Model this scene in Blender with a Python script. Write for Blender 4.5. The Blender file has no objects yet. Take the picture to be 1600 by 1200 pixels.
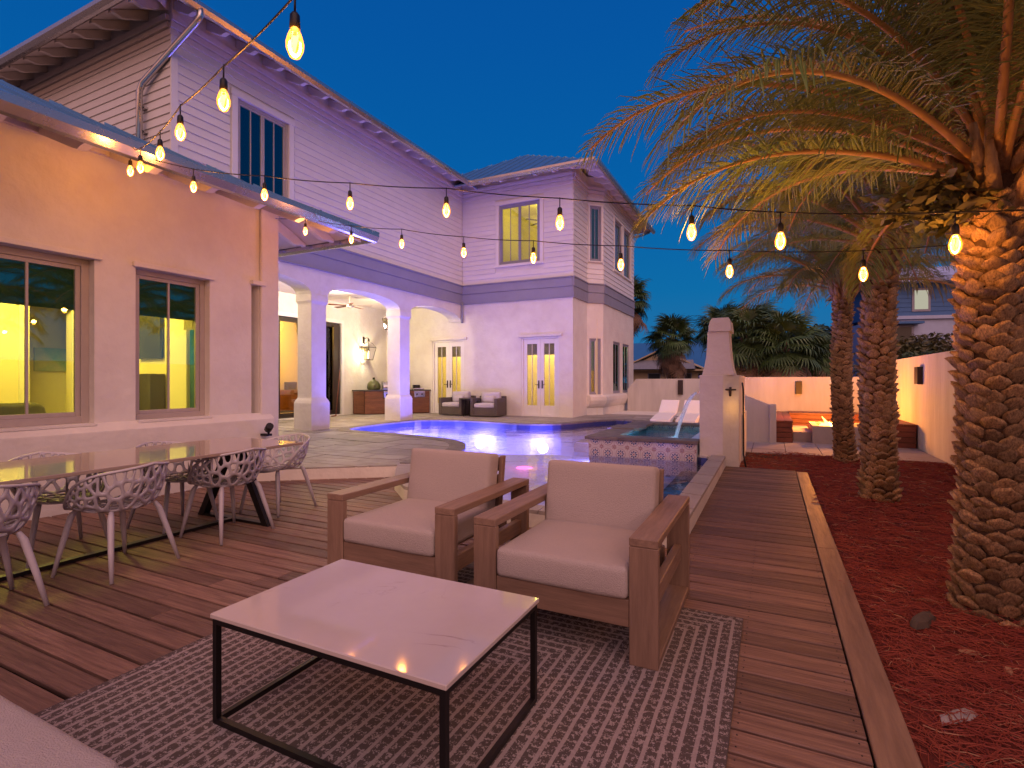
import bpy, bmesh, math, random
from mathutils import Vector, Matrix, noise
from mathutils.geometry import delaunay_2d_cdt

random.seed(7)
SC = bpy.context.scene
PI = math.pi
# ---------------------------------------------------------------- camera
cam_d = bpy.data.cameras.new('camera'); cam = bpy.data.objects.new('camera', cam_d)
SC.collection.objects.link(cam); SC.camera = cam
cam.location = (0, 0, 1.35)
cam.rotation_euler = (math.radians(90), 0, math.atan(405/822.0))
cam_d.sensor_width = 36; cam_d.lens = 36*822/1600.0
cam_d.shift_y = -6/1600.0
cam_d.clip_start = 0.05; cam_d.clip_end = 600
# ---------------------------------------------------------------- sky (dusk)
W = bpy.data.worlds.new("World"); SC.world = W; W.use_nodes = True
wn = W.node_tree.nodes; wl = W.node_tree.links; wn.clear()
wo = wn.new('ShaderNodeOutputWorld'); bg = wn.new('ShaderNodeBackground')
geo = wn.new('ShaderNodeTexCoord'); sep = wn.new('ShaderNodeSeparateXYZ')
wl.new(geo.outputs['Generated'], sep.inputs[0])
ng = wn.new('ShaderNodeMath'); ng.operation = 'MULTIPLY'; ng.inputs[1].default_value = -1
wl.new(sep.outputs['Y'], ng.inputs[0])
rampf = wn.new('ShaderNodeValToRGB'); rampb = wn.new('ShaderNodeValToRGB')
def setramp(r, st):
    e = r.color_ramp.elements
    e[0].position, e[0].color = st[0][0], (*st[0][1], 1)
    e[1].position, e[1].color = st[-1][0], (*st[-1][1], 1)
    for p, c in st[1:-1]:
        n = e.new(p); n.color = (*c, 1)
setramp(rampf, [(0.0, (.022, .15, .33)), (.16, (.004, .135, .355)), (.33, (.0015, .105, .35)), (.55, (.0015, .082, .325)), (1.0, (.003, .05, .24))])
setramp(rampb, [(0.0, (1.25, .55, .34)), (.2, (1.0, .45, .38)), (.5, (.40, .25, .38)), (.8, (.06, .09, .27)), (1.0, (.004, .05, .24))])
wl.new(sep.outputs['Z'], rampf.inputs[0]); wl.new(sep.outputs['Z'], rampb.inputs[0])
bk = wn.new('ShaderNodeMapRange'); bk.interpolation_type = 'SMOOTHSTEP'
bk.inputs['From Min'].default_value = 0.10; bk.inputs['From Max'].default_value = 0.95
wl.new(ng.outputs[0], bk.inputs['Value'])     # -Y is behind the camera, where the sun went down
mx = wn.new('ShaderNodeMix'); mx.data_type = 'RGBA'
wl.new(bk.outputs[0], mx.inputs[0]); wl.new(rampf.outputs[0], mx.inputs[6]); wl.new(rampb.outputs[0], mx.inputs[7])
wl.new(mx.outputs[2], bg.inputs[0]); bg.inputs[1].default_value = 1.0
wl.new(bg.outputs[0], wo.inputs[0])
# afterglow: one very soft sun
sd = bpy.data.lights.new('afterglow', 'SUN'); sun = bpy.data.objects.new('afterglow', sd)
SC.collection.objects.link(sun); sd.energy = 1.95; sd.angle = math.radians(75); sd.color = (1.0, .56, .43)
sun.rotation_euler = Vector((-.48, .52, -.74)).to_track_quat('-Z', 'Y').to_euler()
SC.view_settings.view_transform = 'Standard'; SC.view_settings.look = 'None'
SC.view_settings.exposure = 0.14; SC.view_settings.gamma = 1.0
SC.view_settings.use_curve_mapping = False
SC.cycles.max_bounces = 8; SC.cycles.transparent_max_bounces = 14
SC.cycles.sample_clamp_indirect = 4.0
SC.cycles.caustics_reflective = False; SC.cycles.caustics_refractive = False

# ---------------------------------------------------------------- helpers
COL = SC.collection
ORG = {}
class MB:
    def __init__(s): s.v = []; s.f = []; s.sm = []
    def add(s, vs, fs, sm=False):
        n = len(s.v); s.v += [tuple(v) for v in vs]
        s.f += [tuple(i+n for i in f) for f in fs]; s.sm += [sm]*len(fs); return s
    def box(s, x0, y0, z0, x1, y1, z1):
        if x0 > x1: x0, x1 = x1, x0
        if y0 > y1: y0, y1 = y1, y0
        if z0 > z1: z0, z1 = z1, z0
        return s.add([(x0,y0,z0),(x1,y0,z0),(x1,y1,z0),(x0,y1,z0),(x0,y0,z1),(x1,y0,z1),(x1,y1,z1),(x0,y1,z1)],
                     [(0,3,2,1),(4,5,6,7),(0,1,5,4),(1,2,6,5),(2,3,7,6),(3,0,4,7)])
    def hexa(s, b, t):   # bottom 4, top 4
        return s.add(list(b)+list(t), [(0,3,2,1),(4,5,6,7),(0,1,5,4),(1,2,6,5),(2,3,7,6),(3,0,4,7)])
    def prism(s, poly, e):   # poly: 3D points, e: extrusion vector
        n = len(poly); e = Vector(e); a = [Vector(p) for p in poly]; b = [p+e for p in a]
        return s.add(a+b, [tuple(range(n-1,-1,-1)), tuple(range(n,2*n))] + [(i,(i+1)%n,n+(i+1)%n,n+i) for i in range(n)])
    def tube(s, pts, r, n=8, cap=True, sm=True):
        pts = [Vector(p) for p in pts]; rs = r if isinstance(r, (list, tuple)) else [r]*len(pts)
        vs = []; up = Vector((0,0,1))
        for i, p in enumerate(pts):
            d = (pts[min(i+1,len(pts)-1)]-pts[max(i-1,0)]).normalized()
            if i == 0:
                a = d.cross(up)
                if a.length < .2: a = d.cross(Vector((1,0,0)))
            else: a = pa-d*pa.dot(d)
            a.normalize(); b = d.cross(a).normalized(); pa = a
            for k in range(n):
                t = 2*PI*k/n; vs.append(p+(a*math.cos(t)+b*math.sin(t))*rs[i])
        fs = [(i*n+k, i*n+(k+1)%n, (i+1)*n+(k+1)%n, (i+1)*n+k) for i in range(len(pts)-1) for k in range(n)]
        s.add(vs, fs, sm)
        if cap:
            m = len(s.v)-len(vs)
            s.f += [tuple(m+k for k in range(n-1,-1,-1)), tuple(m+(len(pts)-1)*n+k for k in range(n))]; s.sm += [False, False]
        return s
    def lathe(s, c, prof, n=16, sm=True):
        c = Vector(c); vs = [c+Vector((r*math.cos(2*PI*k/n), r*math.sin(2*PI*k/n), z)) for r, z in prof for k in range(n)]
        fs = [(i*n+k, i*n+(k+1)%n, (i+1)*n+(k+1)%n, (i+1)*n+k) for i in range(len(prof)-1) for k in range(n)]
        fs += [tuple(range(n-1,-1,-1)), tuple((len(prof)-1)*n+k for k in range(n))]
        s.add(vs, fs, sm); s.sm[-1] = s.sm[-2] = False
        return s
    def mesh(s, name, off=(0,0,0)):
        me = bpy.data.meshes.new(name)
        ox, oy, oz = off
        me.from_pydata([(x-ox, y-oy, z-oz) for x, y, z in s.v], [], s.f)
        me.polygons.foreach_set('use_smooth', s.sm); me.update()
        return me
    def build(s, name, mat, parent=None, bevel=0, local=False, label=None, kind=None, fix=True):
        off = (0,0,0) if (local or parent is None) else ORG.get(parent.name, (0,0,0))
        me = s.mesh(name, off)
        if fix or bevel:
            bm = bmesh.new(); bm.from_mesh(me)
            if fix: bmesh.ops.recalc_face_normals(bm, faces=bm.faces)
            if bevel:
                bmesh.ops.bevel(bm, geom=[e for e in bm.edges if len(e.link_faces)==2 and e.calc_face_angle(0) > .5], offset=bevel, segments=2 if bevel > .004 else 1, affect='EDGES', profile=.6)
            bm.to_mesh(me); bm.free()
        return link(name, me, mat, parent, label, kind)
def link(name, me, mat, parent=None, label=None, kind=None):
    if mat is not None and not len(me.materials): me.materials.append(mat)
    o = bpy.data.objects.new(name, me); COL.objects.link(o)
    if parent is not None:
        o.parent = parent
        ORG[o.name] = ORG.get(parent.name, (0,0,0))
    if label: o['label'] = label
    if kind: o['kind'] = kind
    return o
def thing(name, label, cat, loc=(0,0,0), rz=0, group=None):
    o = bpy.data.objects.new(name, None); COL.objects.link(o); o.location = loc; o.rotation_euler = (0,0,rz)
    o.empty_display_size = .2
    o['label'] = label; o['category'] = cat; ORG[o.name] = tuple(loc)
    if group: o['group'] = group
    return o
def tag(o, label, cat, group=None):
    o['label'] = label; o['category'] = cat
    if group: o['group'] = group
    return o
def structure(o): o['kind'] = 'structure'; return o
def dup(root, loc, rz, label, group=None):
    r = root.copy(); COL.objects.link(r); r.location = loc; r.rotation_euler = (0,0,rz); r['label'] = label
    if group: r['group'] = group
    def rec(src, dst):
        for ch in list(src.children):
            c = ch.copy(); COL.objects.link(c); c.parent = dst
            if ch.type == 'LIGHT': pass
            rec(ch, c)
    rec(root, r)
    return r
def B(x0,y0,z0,x1,y1,z1): return MB().box(x0,y0,z0,x1,y1,z1)
def soft_box(x0,y0,z0,x1,y1,z1, r=.03, puff=.01, seg=3):
    bm = bmesh.new(); bmesh.ops.create_cube(bm, size=1)
    for v in bm.verts: v.co = Vector(((x0+x1)/2+v.co.x*(x1-x0), (y0+y1)/2+v.co.y*(y1-y0), (z0+z1)/2+v.co.z*(z1-z0)))
    bmesh.ops.bevel(bm, geom=bm.edges[:], offset=r, segments=seg, affect='EDGES', profile=.55)
    es = [e for e in bm.edges if e.calc_length() > .15]
    bmesh.ops.subdivide_edges(bm, edges=es, cuts=9, use_grid_fill=True)
    sx, sy, sz = (x1-x0), (y1-y0), (z1-z0); c = Vector(((x0+x1)/2,(y0+y1)/2,(z0+z1)/2))
    for v in bm.verts:
        q = v.co-c; a = [2*q.x/sx, 2*q.y/sy, 2*q.z/sz]; k = min(range(3), key=lambda i: (sx,sy,sz)[i])
        m = 1
        for i in range(3):
            if i != k: m *= max(0, 1-abs(a[i])**3)
        v.co[k] += (puff*m + .004*noise.noise(v.co*5)+.002*noise.noise(v.co*14))*(1 if a[k] > 0 else -1)*(1 if abs(a[k]) > .5 else 0)
    me = bpy.data.meshes.new('soft'); bm.to_mesh(me); bm.free()
    me.polygons.foreach_set('use_smooth', [True]*len(me.polygons))
    return me
def shift_mesh(me, off):
    me.transform(Matrix.Translation((-off[0], -off[1], -off[2]))); return me

# ---------------------------------------------------------------- materials
def mat(name, col, rough=.6, metal=0, var=0.0, vscale=3.0, vcol=None, bump=0.0, bscale=40, stretch=(1,1,1), objvar=0.0, spec=.5, coat=0, space='Object', detail=4, wear=None):
    m = bpy.data.materials.new(name); m.use_nodes = True; nt = m.node_tree; N = nt.nodes; L = nt.links
    b = N['Principled BSDF']; b.inputs['Base Color'].default_value = (*col, 1); b.inputs['Roughness'].default_value = rough
    b.inputs['Metallic'].default_value = metal; b.inputs['Specular IOR Level'].default_value = spec
    if coat: b.inputs['Coat Weight'].default_value = coat
    tc = N.new('ShaderNodeTexCoord'); mp = N.new('ShaderNodeMapping'); L.new(tc.outputs[space], mp.inputs[0])
    mp.inputs['Scale'].default_value = stretch
    last = None
    if objvar:
        oi = N.new('ShaderNodeObjectInfo'); ad = N.new('ShaderNodeVectorMath'); ad.operation = 'ADD'
        sc = N.new('ShaderNodeVectorMath'); sc.operation = 'SCALE'; sc.inputs[3].default_value = 37.0
        cx = N.new('ShaderNodeCombineXYZ')
        for i in range(3): L.new(oi.outputs['Random'], cx.inputs[i])
        L.new(cx.outputs[0], sc.inputs[0]); L.new(mp.outputs[0], ad.inputs[0]); L.new(sc.outputs[0], ad.inputs[1]); vec = ad.outputs[0]
    else: vec = mp.outputs[0]
    if var:
        t = N.new('ShaderNodeTexNoise'); t.inputs['Scale'].default_value = vscale; t.inputs['Detail'].default_value = detail; t.inputs['Roughness'].default_value = .65
        L.new(vec, t.inputs['Vector'])
        r = N.new('ShaderNodeMapRange'); r.inputs[1].default_value = .3; r.inputs[2].default_value = .7
        L.new(t.outputs[0], r.inputs[0])
        mi = N.new('ShaderNodeMix'); mi.data_type = 'RGBA'
        vc = vcol or tuple(c*(1-var) for c in col)
        mi.inputs[6].default_value = (*col, 1); mi.inputs[7].default_value = (*vc, 1)
        L.new(r.outputs[0], mi.inputs[0]); last = mi.outputs[2]
        rr = N.new('ShaderNodeMapRange'); rr.inputs[3].default_value = max(.02, rough-.08); rr.inputs[4].default_value = min(1, rough+.1)
        L.new(t.outputs[0], rr.inputs[0]); L.new(rr.outputs[0], b.inputs['Roughness'])
    if objvar:
        h = N.new('ShaderNodeHueSaturation'); mr = N.new('ShaderNodeMapRange')
        mr.inputs[3].default_value = 1-objvar; mr.inputs[4].default_value = 1+objvar
        L.new(oi.outputs['Random'], mr.inputs[0]); L.new(mr.outputs[0], h.inputs['Value'])
        if last is None: h.inputs['Color'].default_value = (*col, 1)
        else: L.new(last, h.inputs['Color'])
        last = h.outputs[0]
    if last is not None: L.new(last, b.inputs['Base Color'])
    if bump:
        t2 = N.new('ShaderNodeTexNoise'); t2.inputs['Scale'].default_value = bscale; t2.inputs['Detail'].default_value = 5
        L.new(vec, t2.inputs['Vector']); bp = N.new('ShaderNodeBump'); bp.inputs['Strength'].default_value = bump; bp.inputs['Distance'].default_value = .02
        L.new(t2.outputs[0], bp.inputs['Height']); L.new(bp.outputs[0], b.inputs['Normal'])
    return m
def emit(name, col, s):
    m = bpy.data.materials.new(name); m.use_nodes = True; N = m.node_tree.nodes; N.clear()
    o = N.new('ShaderNodeOutputMaterial'); e = N.new('ShaderNodeEmission'); e.inputs[0].default_value = (*col, 1); e.inputs[1].default_value = s
    m.node_tree.links.new(e.outputs[0], o.inputs[0]); return m
def glassy(name, tint, rough=.01, ior=1.45, bump=0, bscale=4, lo=0.0, gcol=(1,1,1), stretch=(1,1,1), bdist=.02):
    m = bpy.data.materials.new(name); m.use_nodes = True; nt = m.node_tree; N = nt.nodes; L = nt.links; N.clear()
    o = N.new('ShaderNodeOutputMaterial'); mi = N.new('ShaderNodeMixShader'); tr = N.new('ShaderNodeBsdfTransparent'); gl = N.new('ShaderNodeBsdfGlossy')
    fr = N.new('ShaderNodeFresnel'); fr.inputs[0].default_value = ior; tr.inputs[0].default_value = (*tint, 1)
    gl.inputs['Roughness'].default_value = rough; gl.inputs['Color'].default_value = (*gcol, 1)
    mr = N.new('ShaderNodeMapRange'); mr.inputs[3].default_value = lo; L.new(fr.outputs[0], mr.inputs[0])
    L.new(mr.outputs[0], mi.inputs[0]); L.new(tr.outputs[0], mi.inputs[1]); L.new(gl.outputs[0], mi.inputs[2]); L.new(mi.outputs[0], o.inputs[0])
    if bump:
        tc = N.new('ShaderNodeTexCoord'); mp = N.new('ShaderNodeMapping'); mp.inputs['Scale'].default_value = stretch
        t = N.new('ShaderNodeTexNoise'); t.inputs['Scale'].default_value = bscale; t.inputs['Detail'].default_value = 3; t.inputs['Distortion'].default_value = .6
        bp = N.new('ShaderNodeBump'); bp.inputs['Strength'].default_value = bump; bp.inputs['Distance'].default_value = bdist
        L.new(tc.outputs['Object'], mp.inputs[0]); L.new(mp.outputs[0], t.inputs['Vector']); L.new(t.outputs[0], bp.inputs['Height'])
        L.new(bp.outputs[0], gl.inputs['Normal']); L.new(bp.outputs[0], fr.inputs['Normal'])
    return m
M = {}
M['stucco'] = mat('stucco', (.73,.71,.66), .85, var=.14, vscale=1.6, bump=.6, bscale=9, vcol=(.62,.58,.54), detail=8)
M['garden_stucco'] = mat('garden_stucco', (.66,.62,.58), .9, var=.3, vscale=1.3, vcol=(.44,.41,.38), bump=.4, bscale=18, stretch=(1,1,.18))
M['siding'] = mat('siding', (.70,.68,.68), .55, var=.08, vscale=2, objvar=.03, bump=.08, bscale=30)
M['band'] = mat('band', (.27,.27,.34), .6, var=.1, vscale=2)
M['white'] = mat('white_trim', (.74,.72,.70), .5, var=.05, vscale=4)
M['frame'] = mat('window_frame', (.42,.37,.35), .45, var=.1, vscale=6)
M['bronze'] = mat('dark_bronze', (.035,.022,.018), .4, metal=.2, var=.2)
M['roofmetal'] = mat('roof_metal', (.26,.46,.58), .30, metal=.8, var=.12, vscale=2, bump=.05, bscale=5)  # blue of the reflected sky is put into the base colour
M['gutter'] = mat('gutter_metal', (.55,.53,.52), .25, metal=.9, var=.15, vscale=3)
M['soffit'] = mat('soffit', (.68,.62,.61), .7, var=.1, vscale=3)
M['rafter'] = mat('rafter', (.72,.67,.65), .6, var=.08, vscale=5)
M['dark'] = mat('gap_shade_black', (.02,.02,.02), .9)
M['black'] = mat('black_metal', (.012,.010,.011), .42, metal=.4, var=.2, vscale=8)
M['deck'] = mat('deck_board', (.245,.142,.102), .6, var=.6, vscale=2.2, vcol=(.085,.042,.032), stretch=(1.1,24,10), objvar=.34, bump=.35, bscale=5, detail=7)
M['deck_edge'] = mat('deck_border', (.29,.18,.115), .5, var=.45, vscale=1.6, vcol=(.15,.085,.055), stretch=(14,1.2,8), objvar=.05, bump=.25, bscale=5, detail=7)
M['joist'] = mat('joist', (.03,.018,.014), .9)
M['teak'] = mat('teak', (.27,.175,.125), .5, var=.45, vscale=1.5, vcol=(.17,.105,.075), stretch=(22,22,2), objvar=.06, bump=.15, bscale=5, detail=6)
M['teak_h'] = mat('teak_long', (.27,.175,.125), .5, var=.45, vscale=1.5, vcol=(.17,.105,.075), stretch=(22,2,22), objvar=.06, bump=.15, bscale=5, detail=6)
M['teak_x'] = mat('teak_cross', (.25,.155,.11), .5, var=.45, vscale=1.5, vcol=(.16,.10,.07), stretch=(2,22,22), objvar=.06, bump=.15, bscale=5, detail=6)
M['cushion'] = mat('cushion', (.52,.45,.43), .95, var=.06, vscale=60, bump=.7, bscale=230, spec=.2)
M['white_cushion'] = mat('white_cushion', (.80,.78,.78), .9, var=.05, vscale=40, bump=.2, bscale=300, spec=.2)
M['grey_cushion'] = mat('grey_cushion', (.50,.47,.50), .95, var=.05, vscale=40)
M['flag'] = mat('flagstone', (.34,.31,.28), .6, var=.4, vscale=2.4, vcol=(.22,.19,.17), objvar=.22, bump=.4, bscale=9)
M['coping'] = mat('coping_stone', (.20,.165,.145), .55, var=.4, vscale=5, vcol=(.11,.09,.08), objvar=.15, bump=.4, bscale=16)
M['mortar'] = mat('mortar', (.16,.14,.125), .9, var=.2, vscale=8)
M['paver'] = mat('paver', (.42,.38,.36), .8, var=.25, vscale=1.5, bump=.2)
M['plaster'] = mat('pool_plaster', (.60,.66,.78), .6, var=.12, vscale=3)
M['waterline'] = mat('waterline_tile', (.05,.06,.16), .2, var=.4, vscale=20)
M['mulch'] = mat('mulch', (.20,.032,.017), 1.0, var=.75, vscale=9, vcol=(.09,.010,.006), bump=1.0, bscale=50, detail=8)
M['needles'] = mat('needles', (.31,.058,.028), .75, var=.5, vscale=3, vcol=(.20,.022,.012))
M['needles_pale'] = mat('needles_pale', (.46,.24,.13), .75, var=.4, vscale=3)
M['soil'] = mat('soil', (.07,.05,.035), 1, var=.3)
M['palm_boot'] = mat('palm_boot', (.72,.46,.24), .6, var=.8, vscale=11, vcol=(.15,.075,.035), stretch=(1,1,.35), objvar=.4, bump=1.0, bscale=30, detail=6)
M['palm_core'] = mat('palm_core', (.085,.045,.024), .95, var=.5, vscale=14, bump=.8, bscale=40)
M['frond'] = mat('frond', (.16,.26,.06), .5, var=.5, vscale=1.6, vcol=(.26,.24,.07), objvar=.25)
M['frond_tan'] = mat('frond_stalk', (.55,.30,.12), .55, var=.3, vscale=3)
M['sabal'] = mat('sabal_leaf', (.075,.135,.04), .5, var=.4, vscale=2, objvar=.25)
M['sabal_dead'] = mat('sabal_dead', (.28,.17,.11), .8, var=.4, vscale=2, objvar=.2)
M['bark'] = mat('bark', (.11,.08,.06), .95, var=.5, vscale=8, bump=.8, bscale=20)
M['leaf'] = mat('oak_leaf', (.06,.095,.035), .55, var=.4, vscale=2.5)
M['leaf2'] = mat('shrub_leaf', (.09,.12,.045), .55, var=.5, vscale=1.2, vcol=(.10,.06,.02))
M['chair_plastic'] = mat('chair_plastic', (.43,.41,.46), .38, var=.08, vscale=8)
M['table_top'] = mat('glossy_table_top', (.34,.27,.23), .07, var=.08, vscale=3, coat=.4)
M['steel'] = mat('stainless', (.62,.60,.58), .22, metal=1, var=.1, vscale=4)
M['cabinet'] = mat('cabinet_wood', (.20,.075,.04), .5, var=.5, vscale=2, vcol=(.11,.04,.022), stretch=(2,2,16), objvar=.15, bump=.15, bscale=5)
M['granite'] = mat('granite', (.10,.09,.09), .25, var=.5, vscale=30)
M['bench_wood'] = mat('bench_wood', (.24,.07,.04), .5, var=.4, vscale=2, vcol=(.13,.035,.02), stretch=(2,12,12), objvar=.15, bump=.15, bscale=5)
M['wicker'] = mat('wicker', (.12,.095,.09), .7, var=.5, vscale=60, bump=.6, bscale=90)
M['room'] = mat('room_wall', (.72,.66,.44), .9, var=.03)
M['room_orange'] = mat('room_warm_wall', (.75,.55,.16), .9, var=.03)
M['room_floor'] = mat('room_floor', (.35,.28,.18), .5, var=.2, stretch=(1,8,1))
M['olive'] = mat('olive_fabric', (.10,.10,.055), .95, var=.1)
M['screen'] = mat('tv_screen', (.03,.028,.02), .3)
M['blind'] = mat('sky_tinted_blind', (.015,.11,.22), .9, var=.05)  # teal stands in for sky reflected in the glass before the blind
M['glass'] = glassy('window_glass', (.90,.93,.60), .01, 1.55, bump=.02, bscale=1.2, lo=.10, gcol=(.65,.95,1))
M['door_glass'] = glassy('door_glass', (.95,.92,.75), .01, 1.5)
M['bulb_glass'] = glassy('bulb_glass', (1,.62,.25), .03, 1.45)
def bulbm():
    m = M['bulb_glass']; nt = m.node_tree; o = [n for n in nt.nodes if n.type == 'OUTPUT_MATERIAL'][0]; src = o.inputs[0].links[0].from_socket
    e = nt.nodes.new('ShaderNodeEmission'); e.inputs[0].default_value = (1,.36,.04,1); e.inputs[1].default_value = .75; a = nt.nodes.new('ShaderNodeAddShader')
    nt.links.new(src, a.inputs[0]); nt.links.new(e.outputs[0], a.inputs[1]); nt.links.new(a.outputs[0], o.inputs[0])
bulbm()
M['water'] = glassy('pool_water', (.82,.84,.97), .02, 1.33, bump=.35, bscale=3.0, stretch=(1,1,1), bdist=.05)
M['spa_water'] = glassy('spa_water', (.35,.80,.85), .03, 1.33, bump=.6, bscale=6, bdist=.04)
M['fall'] = glassy('falling_water', (.80,.84,.92), .15, 1.6, bump=1, bscale=8, lo=.22, stretch=(6,6,.6))
def fall_mat():
    m = bpy.data.materials.new('white_water'); m.use_nodes = True; nt = m.node_tree; N = nt.nodes; L = nt.links; N.clear()
    o = N.new('ShaderNodeOutputMaterial'); a = N.new('ShaderNodeMixShader'); b = N.new('ShaderNodeMixShader'); tr = N.new('ShaderNodeBsdfTransparent'); tl = N.new('ShaderNodeBsdfTranslucent'); df = N.new('ShaderNodeBsdfDiffuse')
    for q in (tl, df): q.inputs[0].default_value = (.92,.93,.97,1)
    tc = N.new('ShaderNodeTexCoord'); mp = N.new('ShaderNodeMapping'); mp.inputs['Scale'].default_value = (9,14,1.2); t = N.new('ShaderNodeTexNoise'); t.inputs['Scale'].default_value = 3; mr = N.new('ShaderNodeMapRange'); mr.inputs[1].default_value = .35; mr.inputs[2].default_value = .7; mr.inputs[3].default_value = .25; mr.inputs[4].default_value = .9
    L.new(tc.outputs['Object'], mp.inputs[0]); L.new(mp.outputs[0], t.inputs['Vector']); L.new(t.outputs[0], mr.inputs[0])
    a.inputs[0].default_value = .5; L.new(tl.outputs[0], a.inputs[1]); L.new(df.outputs[0], a.inputs[2]); L.new(mr.outputs[0], b.inputs[0]); L.new(tr.outputs[0], b.inputs[1]); L.new(a.outputs[0], b.inputs[2]); L.new(b.outputs[0], o.inputs[0]); return m
M['fall'] = fall_mat()
M['filament'] = emit('filament', (1,.50,.09), 22)
M['flame'] = emit('flame', (1,.42,.07), 9)
M['flame_hot'] = emit('flame_core', (1,.72,.25), 16)
M['lamp_glow'] = emit('lamp_glow', (1,.86,.6), 12)
M['pool_lamp'] = emit('pool_lamp', (.75,.6,1), 14)
M['pink_lamp'] = emit('pink_lamp', (1,.10,.35), 4.5)
M['far_window'] = emit('far_window', (.75,.72,.55), .55)
def point(name, loc, e, col, r=.05, parent=None, typ='POINT', size=None, rot=None, spot=None):
    l = bpy.data.lights.new(name, typ); l.energy = e; l.color = col
    if typ == 'AREA': l.shape = 'RECTANGLE'; l.size, l.size_y = size
    else: l.shadow_soft_size = r
    if spot: l.spot_size = spot; l.spot_blend = .6
    o = bpy.data.objects.new(name, l); COL.objects.link(o)
    if parent is not None:
        o.parent = parent; g = ORG.get(parent.name, (0,0,0)); o.location = [loc[i]-g[i] for i in range(3)]
    else: o.location = loc
    if rot is not None: o.rotation_euler = Vector(rot).to_track_quat('-Z', 'Y').to_euler()
    return o

# ================================================================ GROUND, DECK, PATIO, POOL
PZ = .16
POOL = [(-.84,4.52),(-1.9,4.58),(-2.9,4.68),(-3.55,4.93),(-4.0,5.35),(-4.35,5.80),(-4.58,6.25),(-4.56,6.95),(-4.66,7.45),(-4.86,7.95),(-5.2,8.50),(-5.74,8.95),(-6.69,9.22),(-7.88,9.40),(-8.9,9.50),(-9.2,9.65),(-9.38,10.1),(-9.46,11.0),(-9.46,12.0),(-9.36,12.7),
        (-9.0,13.02),(-8.22,13.22),(-7.3,13.1),(-6.36,12.92),(-5.7,12.96),(-5.2,13.3),(-4.9,14.0),(-4.6,15.0),(-4.1,15.7),(-3.5,15.5),(-3.1,14.2),(-2.8,12.9),(-1.15,12.9),(-1.15,8.9),(-.84,8.75)]
def smooth_poly(p, keep=()):
    out = []
    n = len(p)
    for i in range(n):
        a, b = Vector(p[i]), Vector(p[(i+1)%n])
        out += [tuple(a*.8+b*.2), tuple(a*.2+b*.8)] if (b-a).length < 1.6 else [tuple(a+(b-a).normalized()*.12), tuple(b-(b-a).normalized()*.12)]
    return out
POOLS = smooth_poly(POOL)
def offset_poly(p, d):     # d > 0 outwards (polygon orientation independent)
    n = len(p); area = sum(p[i][0]*p[(i+1)%n][1]-p[(i+1)%n][0]*p[i][1] for i in range(n)); sg = 1 if area > 0 else -1
    out = []
    for i in range(n):
        a, b, c = Vector(p[i-1]), Vector(p[i]), Vector(p[(i+1)%n])
        n1 = Vector(((b-a).y, -(b-a).x)).normalized()*sg; n2 = Vector(((c-b).y, -(c-b).x)).normalized()*sg
        m = (n1+n2).normalized(); out.append(tuple(b+m*d/max(.5, m.dot(n1))))
    return out
def overlay(polys, tol=1e-5):
    """overlay of 2D polygons: list of (triangle points, set of polygon ids)"""
    vs = []; fs = []
    for p in polys:
        if sum(p[i][0]*p[(i+1)%len(p)][1]-p[(i+1)%len(p)][0]*p[i][1] for i in range(len(p))) < 0: p = list(reversed(p))
        n = len(vs); vs += [Vector(q) for q in p]; fs.append(list(range(n, n+len(p))))
    v2, e2, f2, ov, oe, of = delaunay_2d_cdt(vs, [], fs, 1, tol)
    return v2, f2, of
def inside(p, q):
    x, y = q; c = False; n = len(p)
    for i in range(n):
        (x1, y1), (x2, y2) = p[i], p[i-1]
        if (y1 > y) != (y2 > y) and x < (x2-x1)*(y-y1)/(y2-y1)+x1: c = not c
    return c
def plate(v2, tris, z0, z1):
    """solid plate from 2D triangles"""
    mb = MB(); idx = {}; vs = []
    for t in tris:
        for i in t:
            if i not in idx: idx[i] = len(vs); vs.append(v2[i])
    n = len(vs); edges = {}
    fs = []
    for t in tris:
        a = [idx[i] for i in t]
        fs.append(tuple(i+n for i in a)); fs.append(tuple(reversed(a)))
        for k in range(3):
            e = (a[k], a[(k+1)%3]); edges[e] = 1
    for (a, b) in edges:
        if (b, a) not in edges: fs.append((a, b, b+n, a+n))
    mb.add([(p[0], p[1], z0) for p in vs]+[(p[0], p[1], z1) for p in vs], fs)
    return mb
def poly_minus(outer, hole, z0, z1):
    v2, f2, of = overlay([outer, hole])
    return plate(v2, [f for f, o in zip(f2, of) if 0 in o and 1 not in o], z0, z1)

g = B(-150,-150,-1.6,150,300,-1.5).build('ground', M['soil']); structure(g)
g = MB()    # ground sheet round the pool pit, from the house to the horizon
v2, f2, of = overlay([[(-140,-140),(140,-140),(140,280),(-140,280)], offset_poly(POOLS, .12)])
gp = plate(v2, [f for f, o in zip(f2, of) if 1 not in o], -.5, -.22).build('garden_ground', M['soil']); structure(gp)

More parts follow.
